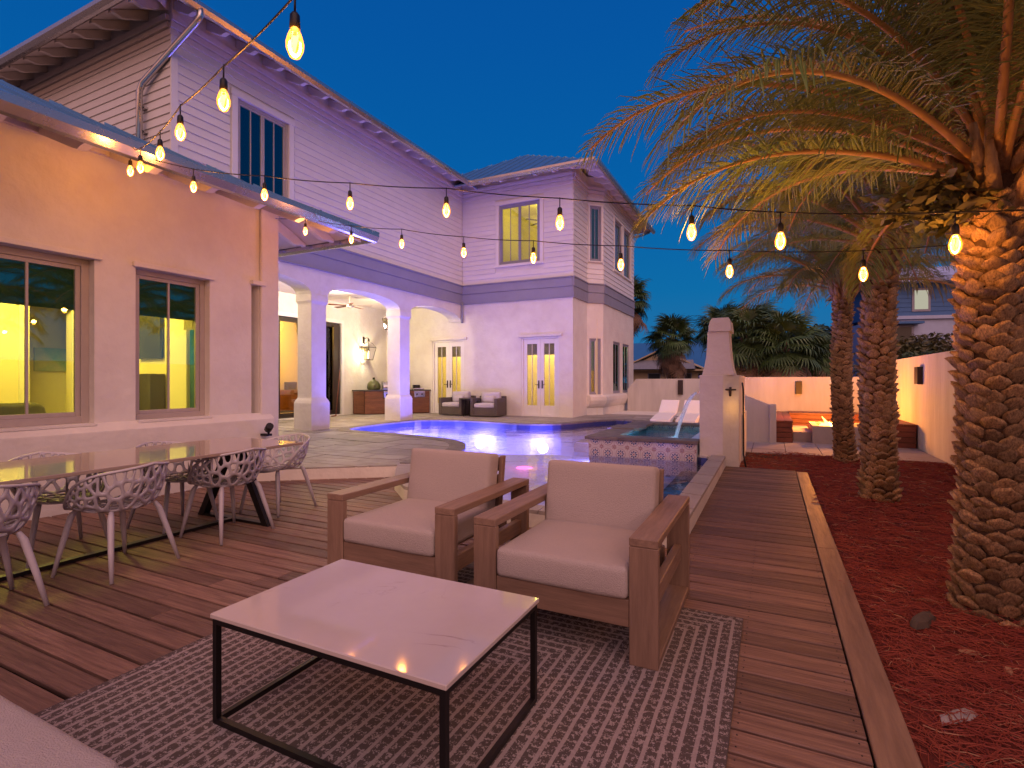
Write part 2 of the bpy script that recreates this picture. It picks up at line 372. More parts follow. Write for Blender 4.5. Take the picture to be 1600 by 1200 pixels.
# mulch bed with real relief
mb = MB(); nx, ny = 60, 190; x0, x1, y0, y1 = -.62, 2.66, -2.0, 13.1
def mulch_h(x, y):
    h = .02*noise.noise(Vector((x*1.1, y*1.1, 0)))+.012*noise.noise(Vector((x*5, y*5, 3)))+.005*noise.noise(Vector((x*17, y*17, 5)))
    for px, py in ((1.15,3.98),(1.03,7.05),(1.09,10.2)):
        h += .07*math.exp(-((x-px)**2+(y-py)**2)/.22)
    return h-.045
vs = [(x0+(x1-x0)*i/nx, y0+(y1-y0)*j/ny, mulch_h(x0+(x1-x0)*i/nx, y0+(y1-y0)*j/ny)) for j in range(ny+1) for i in range(nx+1)]
fs = []
for j in range(ny):
    for i in range(nx):
        cx, cy = x0+(x1-x0)*(i+.5)/nx, y0+(y1-y0)*(j+.5)/ny
        if cx < .46 and cy < 8.83: continue
        if cy > 12.0-.9*math.cos(cx*1.0)-(.6 if cx < .2 else 0)+1.1*max(0, cx-1.5): continue
        a = j*(nx+1)+i; fs.append((a, a+1, a+nx+2, a+nx+1))
mb.add(vs, fs, True)
structure(mb.build('mulch_bed', M['mulch'], fix=False))
def scatter_needles(name, n, m, ls, seed, ylo=.9, yhi=11.3):
    R = random.Random(seed); mb = MB()
    for k in range(n):
        y = ylo+(yhi-ylo)*R.random()**1.9; x = R.uniform(.5, 2.6)
        if R.random() < .15 and y > 8.9: x = R.uniform(-.4, .6)
        a = R.uniform(0, 2*PI); L = R.uniform(*ls); w = R.uniform(.0011, .0022)*(1+max(0, y-4)*.22)
        z = mulch_h(x, y)+R.uniform(.002, .02); b = R.uniform(-.5, .5); tz = R.uniform(-.006, .012)
        p = [Vector((x, y, z)), Vector((x+L*.5*math.cos(a), y+L*.5*math.sin(a), z+tz+.004)), Vector((x+L*.5*math.cos(a)+L*.5*math.cos(a+b), y+L*.5*math.sin(a)+L*.5*math.sin(a+b), z+R.uniform(-.003,.014)))]
        sd = Vector((-math.sin(a), math.cos(a), 0))*w; up = Vector((0,0,w*1.3))
        vs = []
        for q in p: vs += [q-sd, q+sd, q+up]
        mb.add(vs, [(0,1,4,3),(1,2,5,4),(2,0,3,5),(3,4,7,6),(4,5,8,7),(5,3,6,8)])
    o = mb.build(name, m, fix=False); o['kind'] = 'stuff'; return o
o = scatter_needles('pine_straw', 34000, M['needles'], (.06,.15), 1); o['label'] = 'dark red pine straw needles covering the planting bed'
o = scatter_needles('pine_straw', 1500, M['needles_pale'], (.05,.14), 2); o['label'] = 'pale tan pine needles strewn among the red straw'

# ---- deck: every board its own piece
deck = structure(thing('deck', 'weathered brown hardwood deck', 'deck', (0,0,0))); del deck['category']; del deck['label']
RIMOUT = offset_poly(POOLS, .2)
STEP = [(-6.43,4.60),(-4.70,5.88)]
def left_limit(y):
    if y < 4.2: return -6.42
    # left part of the deck lies between the house and the patio step / pool rim
    return None
R = random.Random(11)
deck_edges = [(-6.43,4.62),(-5.9,4.98),(-4.70,5.88),(-4.45,5.62),(-4.12,5.2),(-3.65,4.78),(-2.9,4.5),(-1.9,4.4),(-.66,4.34)]
def curve_y(x):
    for (a, b), (c, d) in zip(deck_edges, deck_edges[1:]):
        if a <= x <= c: return b+(d-b)*(x-a)/(c-a)
    return 99
pitch = .1487; boards = []
y = -1.2
while y < 8.78:
    ya, yb = y, y+pitch-.0175
    segs = []
    if yb < 4.30: segs = [(-6.42, .325)]
    else:
        segs.append((-.70, .325))
        # intervals on the left where the deck is in front of the curve
        xs = [x*.02-6.42 for x in range(0, 290)]; on = [x for x in xs if curve_y(x) > ya-.02]
        if on:
            s = on[0]; p = s
            for x in on[1:]:
                if x-p > .05: segs.append((s, p)); s = x
                p = x
            segs.append((s, p))
    for (a, b) in segs:
        if b-a < .08: continue
        cuts = [a]; 
        while cuts[-1] < b-4.6: cuts.append(cuts[-1]+R.uniform(3.0, 4.6))
        cuts.append(b)
        for c, d in zip(cuts, cuts[1:]): boards.append((c+(.002 if c != a else 0), ya, d-.002, yb))
    y += pitch
for i, (a, ya, b, yb) in enumerate(boards):
    dz = R.uniform(-.0015, .0015)
    mb = MB().box(a-(a+b)/2, ya-(ya+yb)/2, -.026, b-(a+b)/2, yb-(ya+yb)/2, 0)
    o = mb.build('deck_board', M['deck'], deck, bevel=.004, local=True); o.location = ((a+b)/2, (ya+yb)/2, dz)
    o.rotation_euler = (R.uniform(-.004,.004), 0, R.uniform(-.0006,.0006))
for ya, yb in ((-1.2,1.35),(1.353,4.9),(4.903,8.80)):
    B(.332, ya, -.028, .475, yb, .002).build('border_board', M['deck_edge'], deck, bevel=.004)
B(-6.42,-1.2,-.075,.32,4.28,-.070).build('gap_shade_sheet', M['dark'], deck); B(-.66,4.28,-.075,.32,8.72,-.070).build('gap_shade_sheet', M['dark'], deck)  # black sheets stand in for the shade below the board gaps
mb = MB()
for k in range(17): mb.box(-6.4+k*.41, -1.2, -.069, -6.36+k*.41, 4.28, -.03)
mb.box(-.6,4.3,-.069,-.56,8.7,-.03); mb.box(-.1,4.3,-.069,-.06,8.7,-.03); mb.box(.2,4.3,-.069,.24,8.7,-.03); mb.box(.34,-1.2,-.2,.46,8.78,-.03); mb.box(-.66,8.70,-.2,.3,8.74,-.03)
mb.build('joist', M['joist'], deck)
mb = MB()
for (a, ya, b, yb) in boards:      # screw heads on the near boards
    if b > -1 and ya < 6.5:
        for x in (b-.03, b-.44, b-.85):
            for q in (ya+.03, yb-.03): mb.lathe((x, q, 0), [(.0035, .0005), (.003, .0022)], 6)
o = mb.build('deck_screw', M['black'], deck, fix=False); o['kind'] = 'stuff'

# ---- raised patio of irregular flagstones
patio = structure(thing('patio', 'x', 'x', (0,0,0))); del patio['category']; del patio['label']
PAT = [(-6.75,5.45),(-6.43,4.62),(-5.9,4.98),(-4.70,5.88),(-4.66,6.0),(-4.3,6.4),(-3.9,6.6),(-.9,6.6),(-.9,21.9),(-5.3,22.4),(-13.3,22.4),(-13.3,5.45)]
PATIN = offset_poly(POOLS, .0)
v2, f2, of = overlay([PAT, POOLS])
def right_ok(v2, f):      # drop the strip between pool and garden on the right: spa & wall stand there
    cx = sum(v2[i][0] for i in f)/3; cy = sum(v2[i][1] for i in f)/3
    return not (cx > -4.5 and cy < 9.0) or (cx < -4.3 and cy < 7)
plate(v2, [f for f, o in zip(f2, of) if 0 in o and 1 not in o and right_ok(v2, f)], -.22, PZ-.012).build('patio_bed', M['stucco'], patio)
OUT3 = offset_poly(POOLS, .27)
R = random.Random(5)
stones = []; yy = 4.2; row = 0
while yy < 17.6:
    h = R.choice((.42,.5,.6,.7)) if yy < 12 else R.choice((.7,.9))
    x = -13.2+R.uniform(0,.5)
    while x < -3.0:
        w = R.uniform(.45,1.15)
        if R.random() < .3: hh = h*R.uniform(.4,.6); parts = [(x, yy, x+w, yy+hh), (x, yy+hh, x+w, yy+h)]
        else: parts = [(x, yy, x+w, yy+h)]
        for (a, b, c, d) in parts:
            j = .0; t = lambda q: R.uniform(-.06,.06)
            stones.append([(a+.008, b+.008), (c-.008, b+.008), (c-.008, d-.008), (a+.008, d-.008)])
        x += w
    yy += h; row += 1
# warp everything by a smooth field so the joints wander
def warp(p): return (p[0]+.09*noise.noise(Vector((p[0]*1.3, p[1]*1.3, 1))), p[1]+.22*noise.noise(Vector((p[0]*.8, p[1]*.9, 7)))+.05*noise.noise(Vector((p[0]*3,p[1]*3,2))))
stones = [[warp(q) for q in s] for s in stones]
v2, f2, of = overlay([PAT, OUT3, POOLS]+stones)
by = {}
for f, o in zip(f2, of):
    if 0 in o and 1 not in o and 2 not in o and right_ok(v2, f):
        ids = [k for k in o if k > 2]
        if len(ids) == 1: by.setdefault(ids[0], []).append(f)
for k, tr in by.items():
    dz = R.uniform(-.003,.004)
    plate(v2, tr, PZ-.014, PZ+dz).build('flagstone', M['flag'], patio)
# coping stones round the pool
n = len(POOLS); area_s = 0
inn = offset_poly(POOLS, -.03)
def coping_ok(p): return not (p[0] > -4.45 and p[1] < 9.0) and p[0] < -4.0 or (p[1] > 13 and p[0] < -3)
for i in range(n):
    p, q = POOLS[i], POOLS[(i+1)%n]
    if not (coping_ok(p) and coping_ok(q)): continue
    a, b, c, d = inn[i], inn[(i+1)%n], OUT3[(i+1)%n], OUT3[i]
    L = (Vector(q)-Vector(p)).length; m = max(1, round(L/.45))
    for k in range(m):
        f = lambda u, v: Vector(u)*(1-v)+Vector(v_)*0 if False else Vector(u)
        s0, s1 = k/m+.008, (k+1)/m-.008
        A = Vector(a).lerp(Vector(b), s0); Bq = Vector(a).lerp(Vector(b), s1); Cq = Vector(d).lerp(Vector(c), s1); D = Vector(d).lerp(Vector(c), s0)
        pts = [A, Bq, Cq, D]
        MB().hexa([(t.x, t.y, PZ-.035) for t in pts], [(t.x, t.y, PZ+.006) for t in pts]).build('coping_stone', M['coping'], patio)
# paver path and fire pit terrace at the back
pv = structure(thing('terrace', 'x', 'x', (0,0,0))); del pv['category']; del pv['label']
R = random.Random(3)
B(-3.9,11.0,-.22,2.62,20.4,-.035).build('terrace_bed', M['mortar'], pv)
for j in range(15):
    for i in range(11):
        xa, ya = -3.9+i*.593, 11.0+j*.6
        B(xa+.006, ya+.006, -.035, xa+.587, ya+.594, -.02+R.uniform(0,.004)).build('paving_slab', M['paver'], pv)

# ---- pool: shell, steps, water, lamps
pool = structure(thing('pool', 'x', 'x', (0,0,0))); del pool['category']; del pool['label']
W0 = .055; DEEP = -1.25
mb = MB(); nn = len(POOLS)
mb.add([(p[0],p[1],DEEP) for p in POOLS]+[(p[0],p[1],PZ-.036) for p in POOLS], [(i,(i+1)%nn,nn+(i+1)%nn,nn+i) for i in range(nn)])
OUTS = offset_poly(POOLS, .10)
mb.add([(p[0],p[1],DEEP-.02) for p in OUTS]+[(p[0],p[1],PZ-.036) for p in OUTS], [(i,nn+i,nn+(i+1)%nn,(i+1)%nn) for i in range(nn)])
mb.build('pool_wall', M['plaster'], pool, fix=False)
v2, f2, of = overlay([POOLS]); plate(v2, f2, DEEP-.05, DEEP+.002).build('pool_floor', M['plaster'], pool)
# sun shelf: the shallow near end
v2, f2, of = overlay([offset_poly(POOLS, -.004), [(-5.5,4.0),(-.2,4.0),(-.2,8.9),(-2.8,8.9),(-2.8,10.9),(-4.4,10.8),(-5.6,10.3),(-6.1,9.6),(-6.1,8.0)]])
plate(v2, [f for f, o in zip(f2, of) if 0 in o and 1 in o], DEEP+.01, -.30).build('sun_shelf', M['plaster'], pool)
# waterline tiles
a = offset_poly(POOLS, -.012); b = offset_poly(POOLS, -.002)
mb = MB(); mb.add([(p[0],p[1],-.10) for p in a]+[(p[0],p[1],PZ-.037) for p in a]+[(p[0],p[1],-.10) for p in b], [(i,(i+1)%nn,nn+(i+1)%nn,nn+i) for i in range(nn)]+[(i,2*nn+i,2*nn+(i+1)%nn,(i+1)%nn) for i in range(nn)])
mb.build('waterline_tile', M['waterline'], pool, fix=False)
v2, f2, of = overlay([offset_poly(POOLS, -.013)])
mb = MB(); mb.add([(p[0],p[1],W0) for p in v2], f2, True)
wat = mb.build('pool_water', M['water'], fix=False); structure(wat)
# stepped ledge beside the right rim
B(-1.28,6.9,-.30,-.86,8.7,-.10).build('ledge', M['coping'], pool); B(-1.1,4.6,-.30,-.85,6.88,-.16).build('ledge', M['plaster'], pool)
# rim wall on the deck side
RO = [(-.64,8.86),(-.64,4.45),(-.70,4.35),(-1.9,4.39),(-2.9,4.48),(-3.68,4.74),(-4.16,5.17),(-4.50,5.62),(-4.72,5.93)]
RI = [(-.85,8.86),(-.85,4.53),(-.87,4.53),(-1.9,4.59),(-2.9,4.69),(-3.54,4.94),(-3.99,5.35),(-4.33,5.78),(-4.56,6.10)]
mb = MB(); m = len(RO)
mb.add([(p[0],p[1],-.25) for p in RO]+[(p[0],p[1],PZ-.03) for p in RO]+[(p[0],p[1],-.25) for p in RI]+[(p[0],p[1],PZ-.03) for p in RI],
       [(i,i+1,m+i+1,m+i) for i in range(m-1)]+[(2*m+i,3*m+i,3*m+i+1,2*m+i+1) for i in range(m-1)]+[(m+i,m+i+1,3*m+i+1,3*m+i) for i in range(m-1)])
mb.build('rim_wall', M['stucco'], pool)
for i in range(m-1):
    a, b, c, d = RO[i], RO[i+1], RI[i+1], RI[i]; L = (Vector(b)-Vector(a)).length; k = max(1, round(L/.6))
    for q in range(k):
        s0, s1 = q/k+.004, (q+1)/k-.004
        pts = [Vector(a).lerp(Vector(b), s0), Vector(a).lerp(Vector(b), s1), Vector(d).lerp(Vector(c), s1), Vector(d).lerp(Vector(c), s0)]
        MB().hexa([(t.x,t.y,PZ-.03) for t in pts], [(t.x,t.y,PZ+.005) for t in pts]).build('rim_stone', M['paver'], pool)
# underwater lamps
for x, y, dx, dy, e in ((-2.90,10.1,-1,-.2,150),(-4.5,6.6,1,.15,30),(-2.2,4.66,-.1,1,26)):  # near side lamps added to brighten the shallow water
    d = Vector((dx,dy,0)).normalized(); c = Vector((x,y,-.18))+d*.03
    MB().lathe((0,0,0), [(.07,0),(.07,.015),(.05,.02)], 16).build('pool_lamp', M['pool_lamp'], pool, local=True).matrix_local = Matrix.Translation(c) @ d.to_track_quat('Z','Y').to_matrix().to_4x4()
    point('pool_light', tuple(c+d*.12), e, (.26,.22,1.0), r=.1)
for x, y, dx, dy, e in ((-9.40,11.2,1,0,190),(-9.35,12.3,1,-.2,150),(-8.4,9.55,0,1,110),(-7.4,13.02,0,-1,200),(-5.4,9.0,.3,1,70),(-5.45,12.93,.25,-1,230)):
    d = Vector((dx,dy,0)).normalized(); c = Vector((x,y,-.45))+d*.05
    MB().lathe((0,0,0), [(.14,0),(.14,.02),(.11,.03)], 20).build('pool_lamp', M['pool_lamp'], pool, local=True).matrix_local = Matrix.Translation(c) @ d.to_track_quat('Z','Y').to_matrix().to_4x4()
    point('pool_light', tuple(c+d*.14+Vector((0,0,.08))), e, (.20,.17,1.0), r=.12)
c = (-4.15,8.95,-.30)
MB().lathe(c, [(.15,0),(.15,.012),(.12,.02)], 24).build('bubbler_lamp', M['pink_lamp'], pool)
point('pink_light', (c[0],c[1],-.10), 5.0, (1,.10,.32), r=.08)

# ================================================================ HOUSE
house = thing('house', 'white two storey stucco and lap siding house with arched porch and metal roofs', 'house', (-9.75, 5.43, 0))
class Fr:      # a wall frame: s along, d outwards, z up
    def __init__(s, p0, u, n): s.p = Vector((*p0,0)); s.u = Vector((*u,0)).normalized(); s.n = Vector((*n,0)).normalized()
    def P(s, a, d, z): return s.p+s.u*a+s.n*d+Vector((0,0,z))
    def box(s, mb, a0, a1, d0, d1, z0, z1):
        b = [s.P(a0,d0,z0), s.P(a1,d0,z0), s.P(a1,d1,z0), s.P(a0,d1,z0)]
        t = [s.P(a0,d0,z1), s.P(a1,d0,z1), s.P(a1,d1,z1), s.P(a0,d1,z1)]
        return mb.hexa(b, t)
def wall(fr, L, z0, z1, ops, th=.2, m='stucco', name='wall', parent=None, s0=0):
    mb = MB(); xs = sorted({s0, L, *[o[0] for o in ops], *[o[1] for o in ops]}); 
    for a, b in zip(xs, xs[1:]):
        cur = z0
        for o in sorted([o for o in ops if o[0] < b-1e-6 and o[1] > a+1e-6], key=lambda o: o[2]):
            if o[2] > cur+1e-6: fr.box(mb, a, b, -th, 0, cur, o[2])
            cur = o[3]
        if cur < z1-1e-6: fr.box(mb, a, b, -th, 0, cur, z1)
    me_o = mb.build(name, M[m], parent or house, fix=False)
    bm = bmesh.new(); bm.from_mesh(me_o.data); bmesh.ops.remove_doubles(bm, verts=bm.verts, dist=1e-4)
    # remove internal faces shared by two boxes
    seen = {}
    for f in bm.faces: seen.setdefault(tuple(sorted(v.index for v in f.verts)), []).append(f)
    dead = [f for fs in seen.values() if len(fs) > 1 for f in fs]
    bmesh.ops.delete(bm, geom=dead, context='FACES'); bmesh.ops.recalc_face_normals(bm, faces=bm.faces)
    bm.to_mesh(me_o.data); bm.free(); return me_o
def siding(fr, L, z0, z1, ops, parent, ex=.165, corner=(True,True)):
    z = z0; R = random.Random(int(L*100))
    while z < z1-.02:
        ze = min(z+ex, z1); segs = [(0, L)]
        for o in ops:
            if o[2] < ze-.01 and o[3] > z+.01:
                ns = []
                for a, b in segs:
                    if o[0] > a: ns.append((a, min(b, o[0])))
                    if o[1] < b: ns.append((max(a, o[1]), b))
                segs = [s for s in ns if s[1]-s[0] > .02]
        for a, b in segs:
            b_ = [fr.P(a,0,z), fr.P(b,0,z), fr.P(b,.030,z), fr.P(a,.030,z)]
            t_ = [fr.P(a,0,ze+.004), fr.P(b,0,ze+.004), fr.P(b,.008,ze+.004), fr.P(a,.008,ze+.004)]
            MB().hexa(b_, t_).build('siding_board', M['siding'], parent)
        z = ze
def window(fr, a0, a1, z0, z1, cols=2, back=.10, fw=.05, lites=1, mframe='frame', lintel=None, sill=False, casing=0, glass='glass', proud=0.0, sash=True, blind=0, name='window', rows=()):
    """window in an opening: frame, sashes with panes and muntins"""
    mb = MB(); d0, d1 = -back-.05, -back+.03
    fr.box(mb, a0, a0+fw, d0, d1, z0, z1); fr.box(mb, a1-fw, a1, d0, d1, z0, z1)
    fr.box(mb, a0+fw, a1-fw, d0, d1, z1-fw, z1); fr.box(mb, a0+fw, a1-fw, d0, d1, z0, z0+fw)
    w = mb.build(name, M[mframe], house, bevel=.004)
    ia, ib = a0+fw, a1-fw; cw = (ib-ia)/cols
    for c in range(cols):
        sa, sb = ia+c*cw, ia+(c+1)*cw
        mb = MB(); st = .045 if sash else .012; e0, e1 = -back-.03, -back+.012
        fr.box(mb, sa+.002, sa+st, e0, e1, z0+fw, z1-fw); fr.box(mb, sb-st, sb-.002, e0, e1, z0+fw, z1-fw)
        fr.box(mb, sa+st, sb-st, e0, e1, z1-fw-st, z1-fw); fr.box(mb, sa+st, sb-st, e0, e1, z0+fw, z0+fw+st)
        mb.build('sash', M[mframe], w, bevel=.003)
        mb = MB(); fr.box(mb, sa+st-.005, sb-st+.005, -back-.012, -back-.006, z0+fw+st-.005, z1-fw-st+.005); mb.build('pane', M[glass], w)
        for k in range(1, lites+1):
            x = sa+(sb-sa)*k/(lites+1); mb = MB(); fr.box(mb, x-.011, x+.011, -back-.022, -back+.006, z0+fw+st, z1-fw-st); mb.build('muntin', M[mframe], w)
        for r in rows:
            mb = MB(); zz = z0+(z1-z0)*r; fr.box(mb, sa+st, sb-st, -back-.02, -back+.004, zz-.011, zz+.011); mb.build('muntin', M[mframe], w)
    if blind:
        mb = MB(); fr.box(mb, a0+fw, a1-fw, -back-.075, -back-.065, z1-(z1-z0)*blind, z1-fw); mb.build('blind', M['blind'], w)
    if casing:
        mb = MB(); c = casing
        fr.box(mb, a0-c, a0, .0, .045, z0-c*.0, z1); fr.box(mb, a1, a1+c, .0, .045, z0, z1); fr.box(mb, a0-c-.02, a1+c+.02, .0, .055, z1, z1+c); fr.box(mb, a0-c-.02, a1+c+.02, .0, .07, z0-c*.7, z0)
        mb.build('casing', M['white'], w, bevel=.004)
    if lintel:
        mb = MB(); fr.box(mb, a0-lintel[0], a1+lintel[0], .001, lintel[1], z1+.0, z1+lintel[2]); mb.build('lintel', M['stucco'], w, bevel=.01)
    return w
def room(fr, a0, a1, depth, z0, z1, m='room', th=.22, name='room_wall', floor='room_floor'):
    mb = MB(); d1 = -th; d0 = -th-depth; t = .05
    fr.box(mb, a0-t, a1+t, d0-t, d0, z0, z1); fr.box(mb, a0-t, a0, d0, d1, z0, z1); fr.box(mb, a1, a1+t, d0, d1, z0, z1)
    fr.box(mb, a0-t, a1+t, d0-t, d1, z1, z1+t)
    mb.build(name, M[m], house)
    mb = MB(); fr.box(mb, a0-t, a1+t, d0-t, d1, z0-t, z0); mb.build('room_floor', M[floor], house)
def Pw(fr, a, d, z): return tuple(fr.P(a, d, z))
PI2 = PI/2
# ---- frames
FA = Fr((-6.55,-2.0), (0,1), (1,0))           # one-storey facade, s = Y+2
FM = Fr((-9.75,5.83), (0,1), (1,0))           # main wing facade, s = Y-5.83
FS = Fr((-9.75,5.83), (-1,0), (0,-1))         # south wall of the main wing
FB = Fr((-13.1,15.82), (1,0), (0,-1))         # wall of the far block facing the pool, s = X+13.1
FC = Fr((-5.64,15.82), (0,1), (1,0))          # its end wall
FD = Fr((-5.64,17.23), (1,1), (1,-1))         # chamfer of the bay
FE = Fr((-5.20,17.67), (0,1), (1,0))          # front of the bay
FP = Fr((-13.1,5.0), (0,1), (1,0))            # back wall of the porch
# ---- one-storey wing
o1 = [(3.15,5.10,.89,2.65), (5.51,6.40,.89,2.65), (7.01,7.13,.85,2.69)]
wall(FA, 7.43, -.2, 3.82, o1, th=.22)
mb = MB(); FA.box(mb, 7.135, 7.43, .001, .05, -.2, 3.80); mb.build('corner_pier', M['stucco'], house, bevel=.02)
mb = MB(); FA.box(mb, 6.98, 7.20, .002, .08, 2.69, 2.75); mb.build('lintel', M['stucco'], house, bevel=.008)
mb = MB(); FA.box(mb, 7.0, 7.14, -.20, -.16, .85, 2.69); mb.build('niche_back', M['stucco'], house)
# flared base with a sloping top
pr = [(0.0,.89),(.03,.875),(.12,.80),(.12,-.2),(0.0,-.2)]
MB().prism([FA.P(0,.001+d,z) for d, z in pr], Vector((0,7.30,0))).build('wall_base', M['stucco'], house, bevel=.012)
MB().box(-9.74,5.23,-.2,-6.77,5.43,3.8).build('wall', M['stucco'], house)
MB().box(-13.5,-2.0,-.2,-6.77,-1.8,3.8).build('wall', M['stucco'], house)
window(FA, 3.15, 5.10, .89, 2.65, cols=1, lites=3, back=.13, fw=.075, lintel=(.06,.05,.06), blind=.31)
window(FA, 5.51, 6.40, .89, 2.65, cols=1, lites=1, back=.13, fw=.06, lintel=(.04,.05,.06), blind=.30)
for a0, a1 in ((3.15,5.10),(5.51,6.40)):
    mb = MB(); FA.box(mb, a0-.0, a1+.0, -.10, .06, .86, .889); mb.build('sill', M['stucco'], house, bevel=.006)
room(FA, .4, 7.1, 5.2, .12, 3.4)
# ---- main wing, lower arcade
def arch_wall(y0, y1, ysp0, ysp1, zs, za, z1, X=-9.75, th=.5):
    pts = [(y0, zs-.0), (ysp0, zs)]
    N = 18; r = ((ysp1-ysp0)/2)
    for k in range(1, N): 
        t = PI-PI*k/N; pts.append(((ysp0+ysp1)/2+r*math.cos(t), zs+(za-zs)*math.sin(t)**.85))
    pts += [(ysp1, zs), (y1, zs), (y1, z1), (y0, z1)]
    mb = MB()
    # triangulate by strips so the concave profile is safe
    xs = [p for p in pts if p[1] < z1-1e-6]
    for (a, b), (c, d) in zip(xs, xs[1:]):
        if c-a < 1e-6: continue
        mb.hexa([(X-th,a,b),(X,a,b),(X,c,d),(X-th,c,d)], [(X-th,a,z1),(X,a,z1),(X,c,z1),(X-th,c,z1)])
    return mb
for y0, y1, s0, s1 in ((5.63,9.32,6.4,9.05),(9.323,12.62,9.57,12.37),(12.623,15.80,12.88,15.72)):
    o = arch_wall(y0, y1, s0, s1, 3.40, 3.72, 4.02).build('arcade_wall', M['stucco'], house, fix=False)
    bm = bmesh.new(); bm.from_mesh(o.data); bmesh.ops.remove_doubles(bm, verts=bm.verts, dist=1e-4)
    seen = {}
    for f in bm.faces: seen.setdefault(tuple(sorted(v.index for v in f.verts)), []).append(f)
    bmesh.ops.delete(bm, geom=[f for fs in seen.values() if len(fs) > 1 for f in fs], context='FACES')
    bmesh.ops.recalc_face_normals(bm, faces=bm.faces); bm.to_mesh(o.data); bm.free()
def column(yc):
    w = .25; rings = [(.29,PZ-.05),(.29,.80),(.27,.86),(.235,.92),(.23,.96),(.23,3.14),(.235,3.18),(.262,3.24),(.262,3.399)]
    mb = MB(); xc = -10.0
    vs = []
    for r, z in rings: 
        q = r-.0
        vs += [(xc-q,yc-q,z),(xc+q,yc-q,z),(xc+q,yc+q,z),(xc-q,yc+q,z)]
    n = len(rings)
    fs = [(i*4+k, i*4+(k+1)%4, (i+1)*4+(k+1)%4, (i+1)*4+k) for i in range(n-1) for k in range(4)]+[(3,2,1,0),((n-1)*4,(n-1)*4+1,(n-1)*4+2,(n-1)*4+3)]
    mb.add(vs, fs); mb.build('column', M['stucco'], house, bevel=.012)
for yc in (9.31, 12.625, 6.05): column(yc)
MB().box(-13.1,5.43,PZ-.02,-9.8,5.63,4.0).build('wall', M['stucco'], house)
MB().box(-13.1,5.63,3.98,-10.26,15.8,4.06).build('porch_ceiling', M['soffit'], house)
wall(FP, 10.82, .12, 3.98, [(5.9,8.45,.20,3.27)], th=.2)
# sliding door
sl = window(FP, 5.9, 8.45, .20, 3.27, cols=2, back=.08, fw=.10, lites=0, mframe='bronze', glass='door_glass', name='sliding_door')
mb = MB(); FP.box(mb, 8.12, 8.40, -.05, .0, .30, 3.17); mb.build('stacked_panel', M['bronze'], sl)
mb = MB(); FP.box(mb, 5.78, 5.9, 0, .04, .16, 3.27); FP.box(mb, 8.45, 8.57, 0, .04, .16, 3.27); FP.box(mb, 5.78, 8.57, 0, .04, 3.27, 3.39); mb.build('casing', M['white'], sl, bevel=.004)
room(FP, 4.6, 9.8, 4.5, .18, 3.6, 'room_orange', th=.21)
# ---- band course and upper walls
def band(fr, L, a0=0):
    mb = MB(); fr.box(mb, a0, L, .0, .035, 4.02, 4.34); fr.box(mb, a0, L, .0, .055, 4.345, 4.62); fr.box(mb, a0, L, .0, .085, 4.622, 4.66); fr.box(mb, a0, L, 0, .05, 3.99, 4.02)
    mb.build('band_course', M['band'], house, bevel=.004)
wm = wall(FM, 9.99, 4.02, 8.3, [(1.29,2.56,5.30,7.10)], m='siding')
siding(FM, 9.96, 4.66, 7.95, [(1.13,2.72,5.18,7.26)], wm); band(FM, 9.96)
window(FM, 1.29, 2.56, 5.30, 7.10, cols=2, back=.04, fw=.06, lites=1, casing=.13)
ws = wall(FS, 6.2, 3.3, 8.3, [], m='siding', s0=.201); siding(FS, 6.2, 3.4, 7.95, [], ws)
mb = MB(); FM.box(mb, -.03, .09, .0, .036, 4.66, 7.95); mb.build('corner_board', M['white'], house)
mb = MB()
for z, d in ((7.60,.05),(7.72,.08),(7.84,.11)): FM.box(mb, -.05, 9.9, .0, d, z, z+.10); FS.box(mb, 0.002, 6.2, .0, d, z, z+.10)
mb.build('frieze', M['soffit'], house)
FBo = [(2.10,3.43,PZ,2.76),(5.66,6.98,PZ,2.76),(4.82,6.33,5.24,7.26)]
wb = wall(FB, 7.46, .0, 8.3, FBo)
FB2 = Fr((-9.70,15.82), (1,0), (0,-1)); FBs = Fr((-9.72,15.82),(1,0),(0,-1))
siding(FBs, 4.08, 4.66, 7.95, [(1.31,3.08,5.11,7.42)], wb); band(FBs, 4.08)
window(FB, 4.82, 6.33, 5.24, 7.26, cols=2, back=.04, fw=.07, lites=1, casing=.12, mframe='band')
mb = MB()
for z, d in ((7.60,.04),(7.72,.07),(7.84,.10)): FBs.box(mb, 0.0, 4.1, .0, d, z, z+.10)
mb.build('frieze', M['soffit'], house)
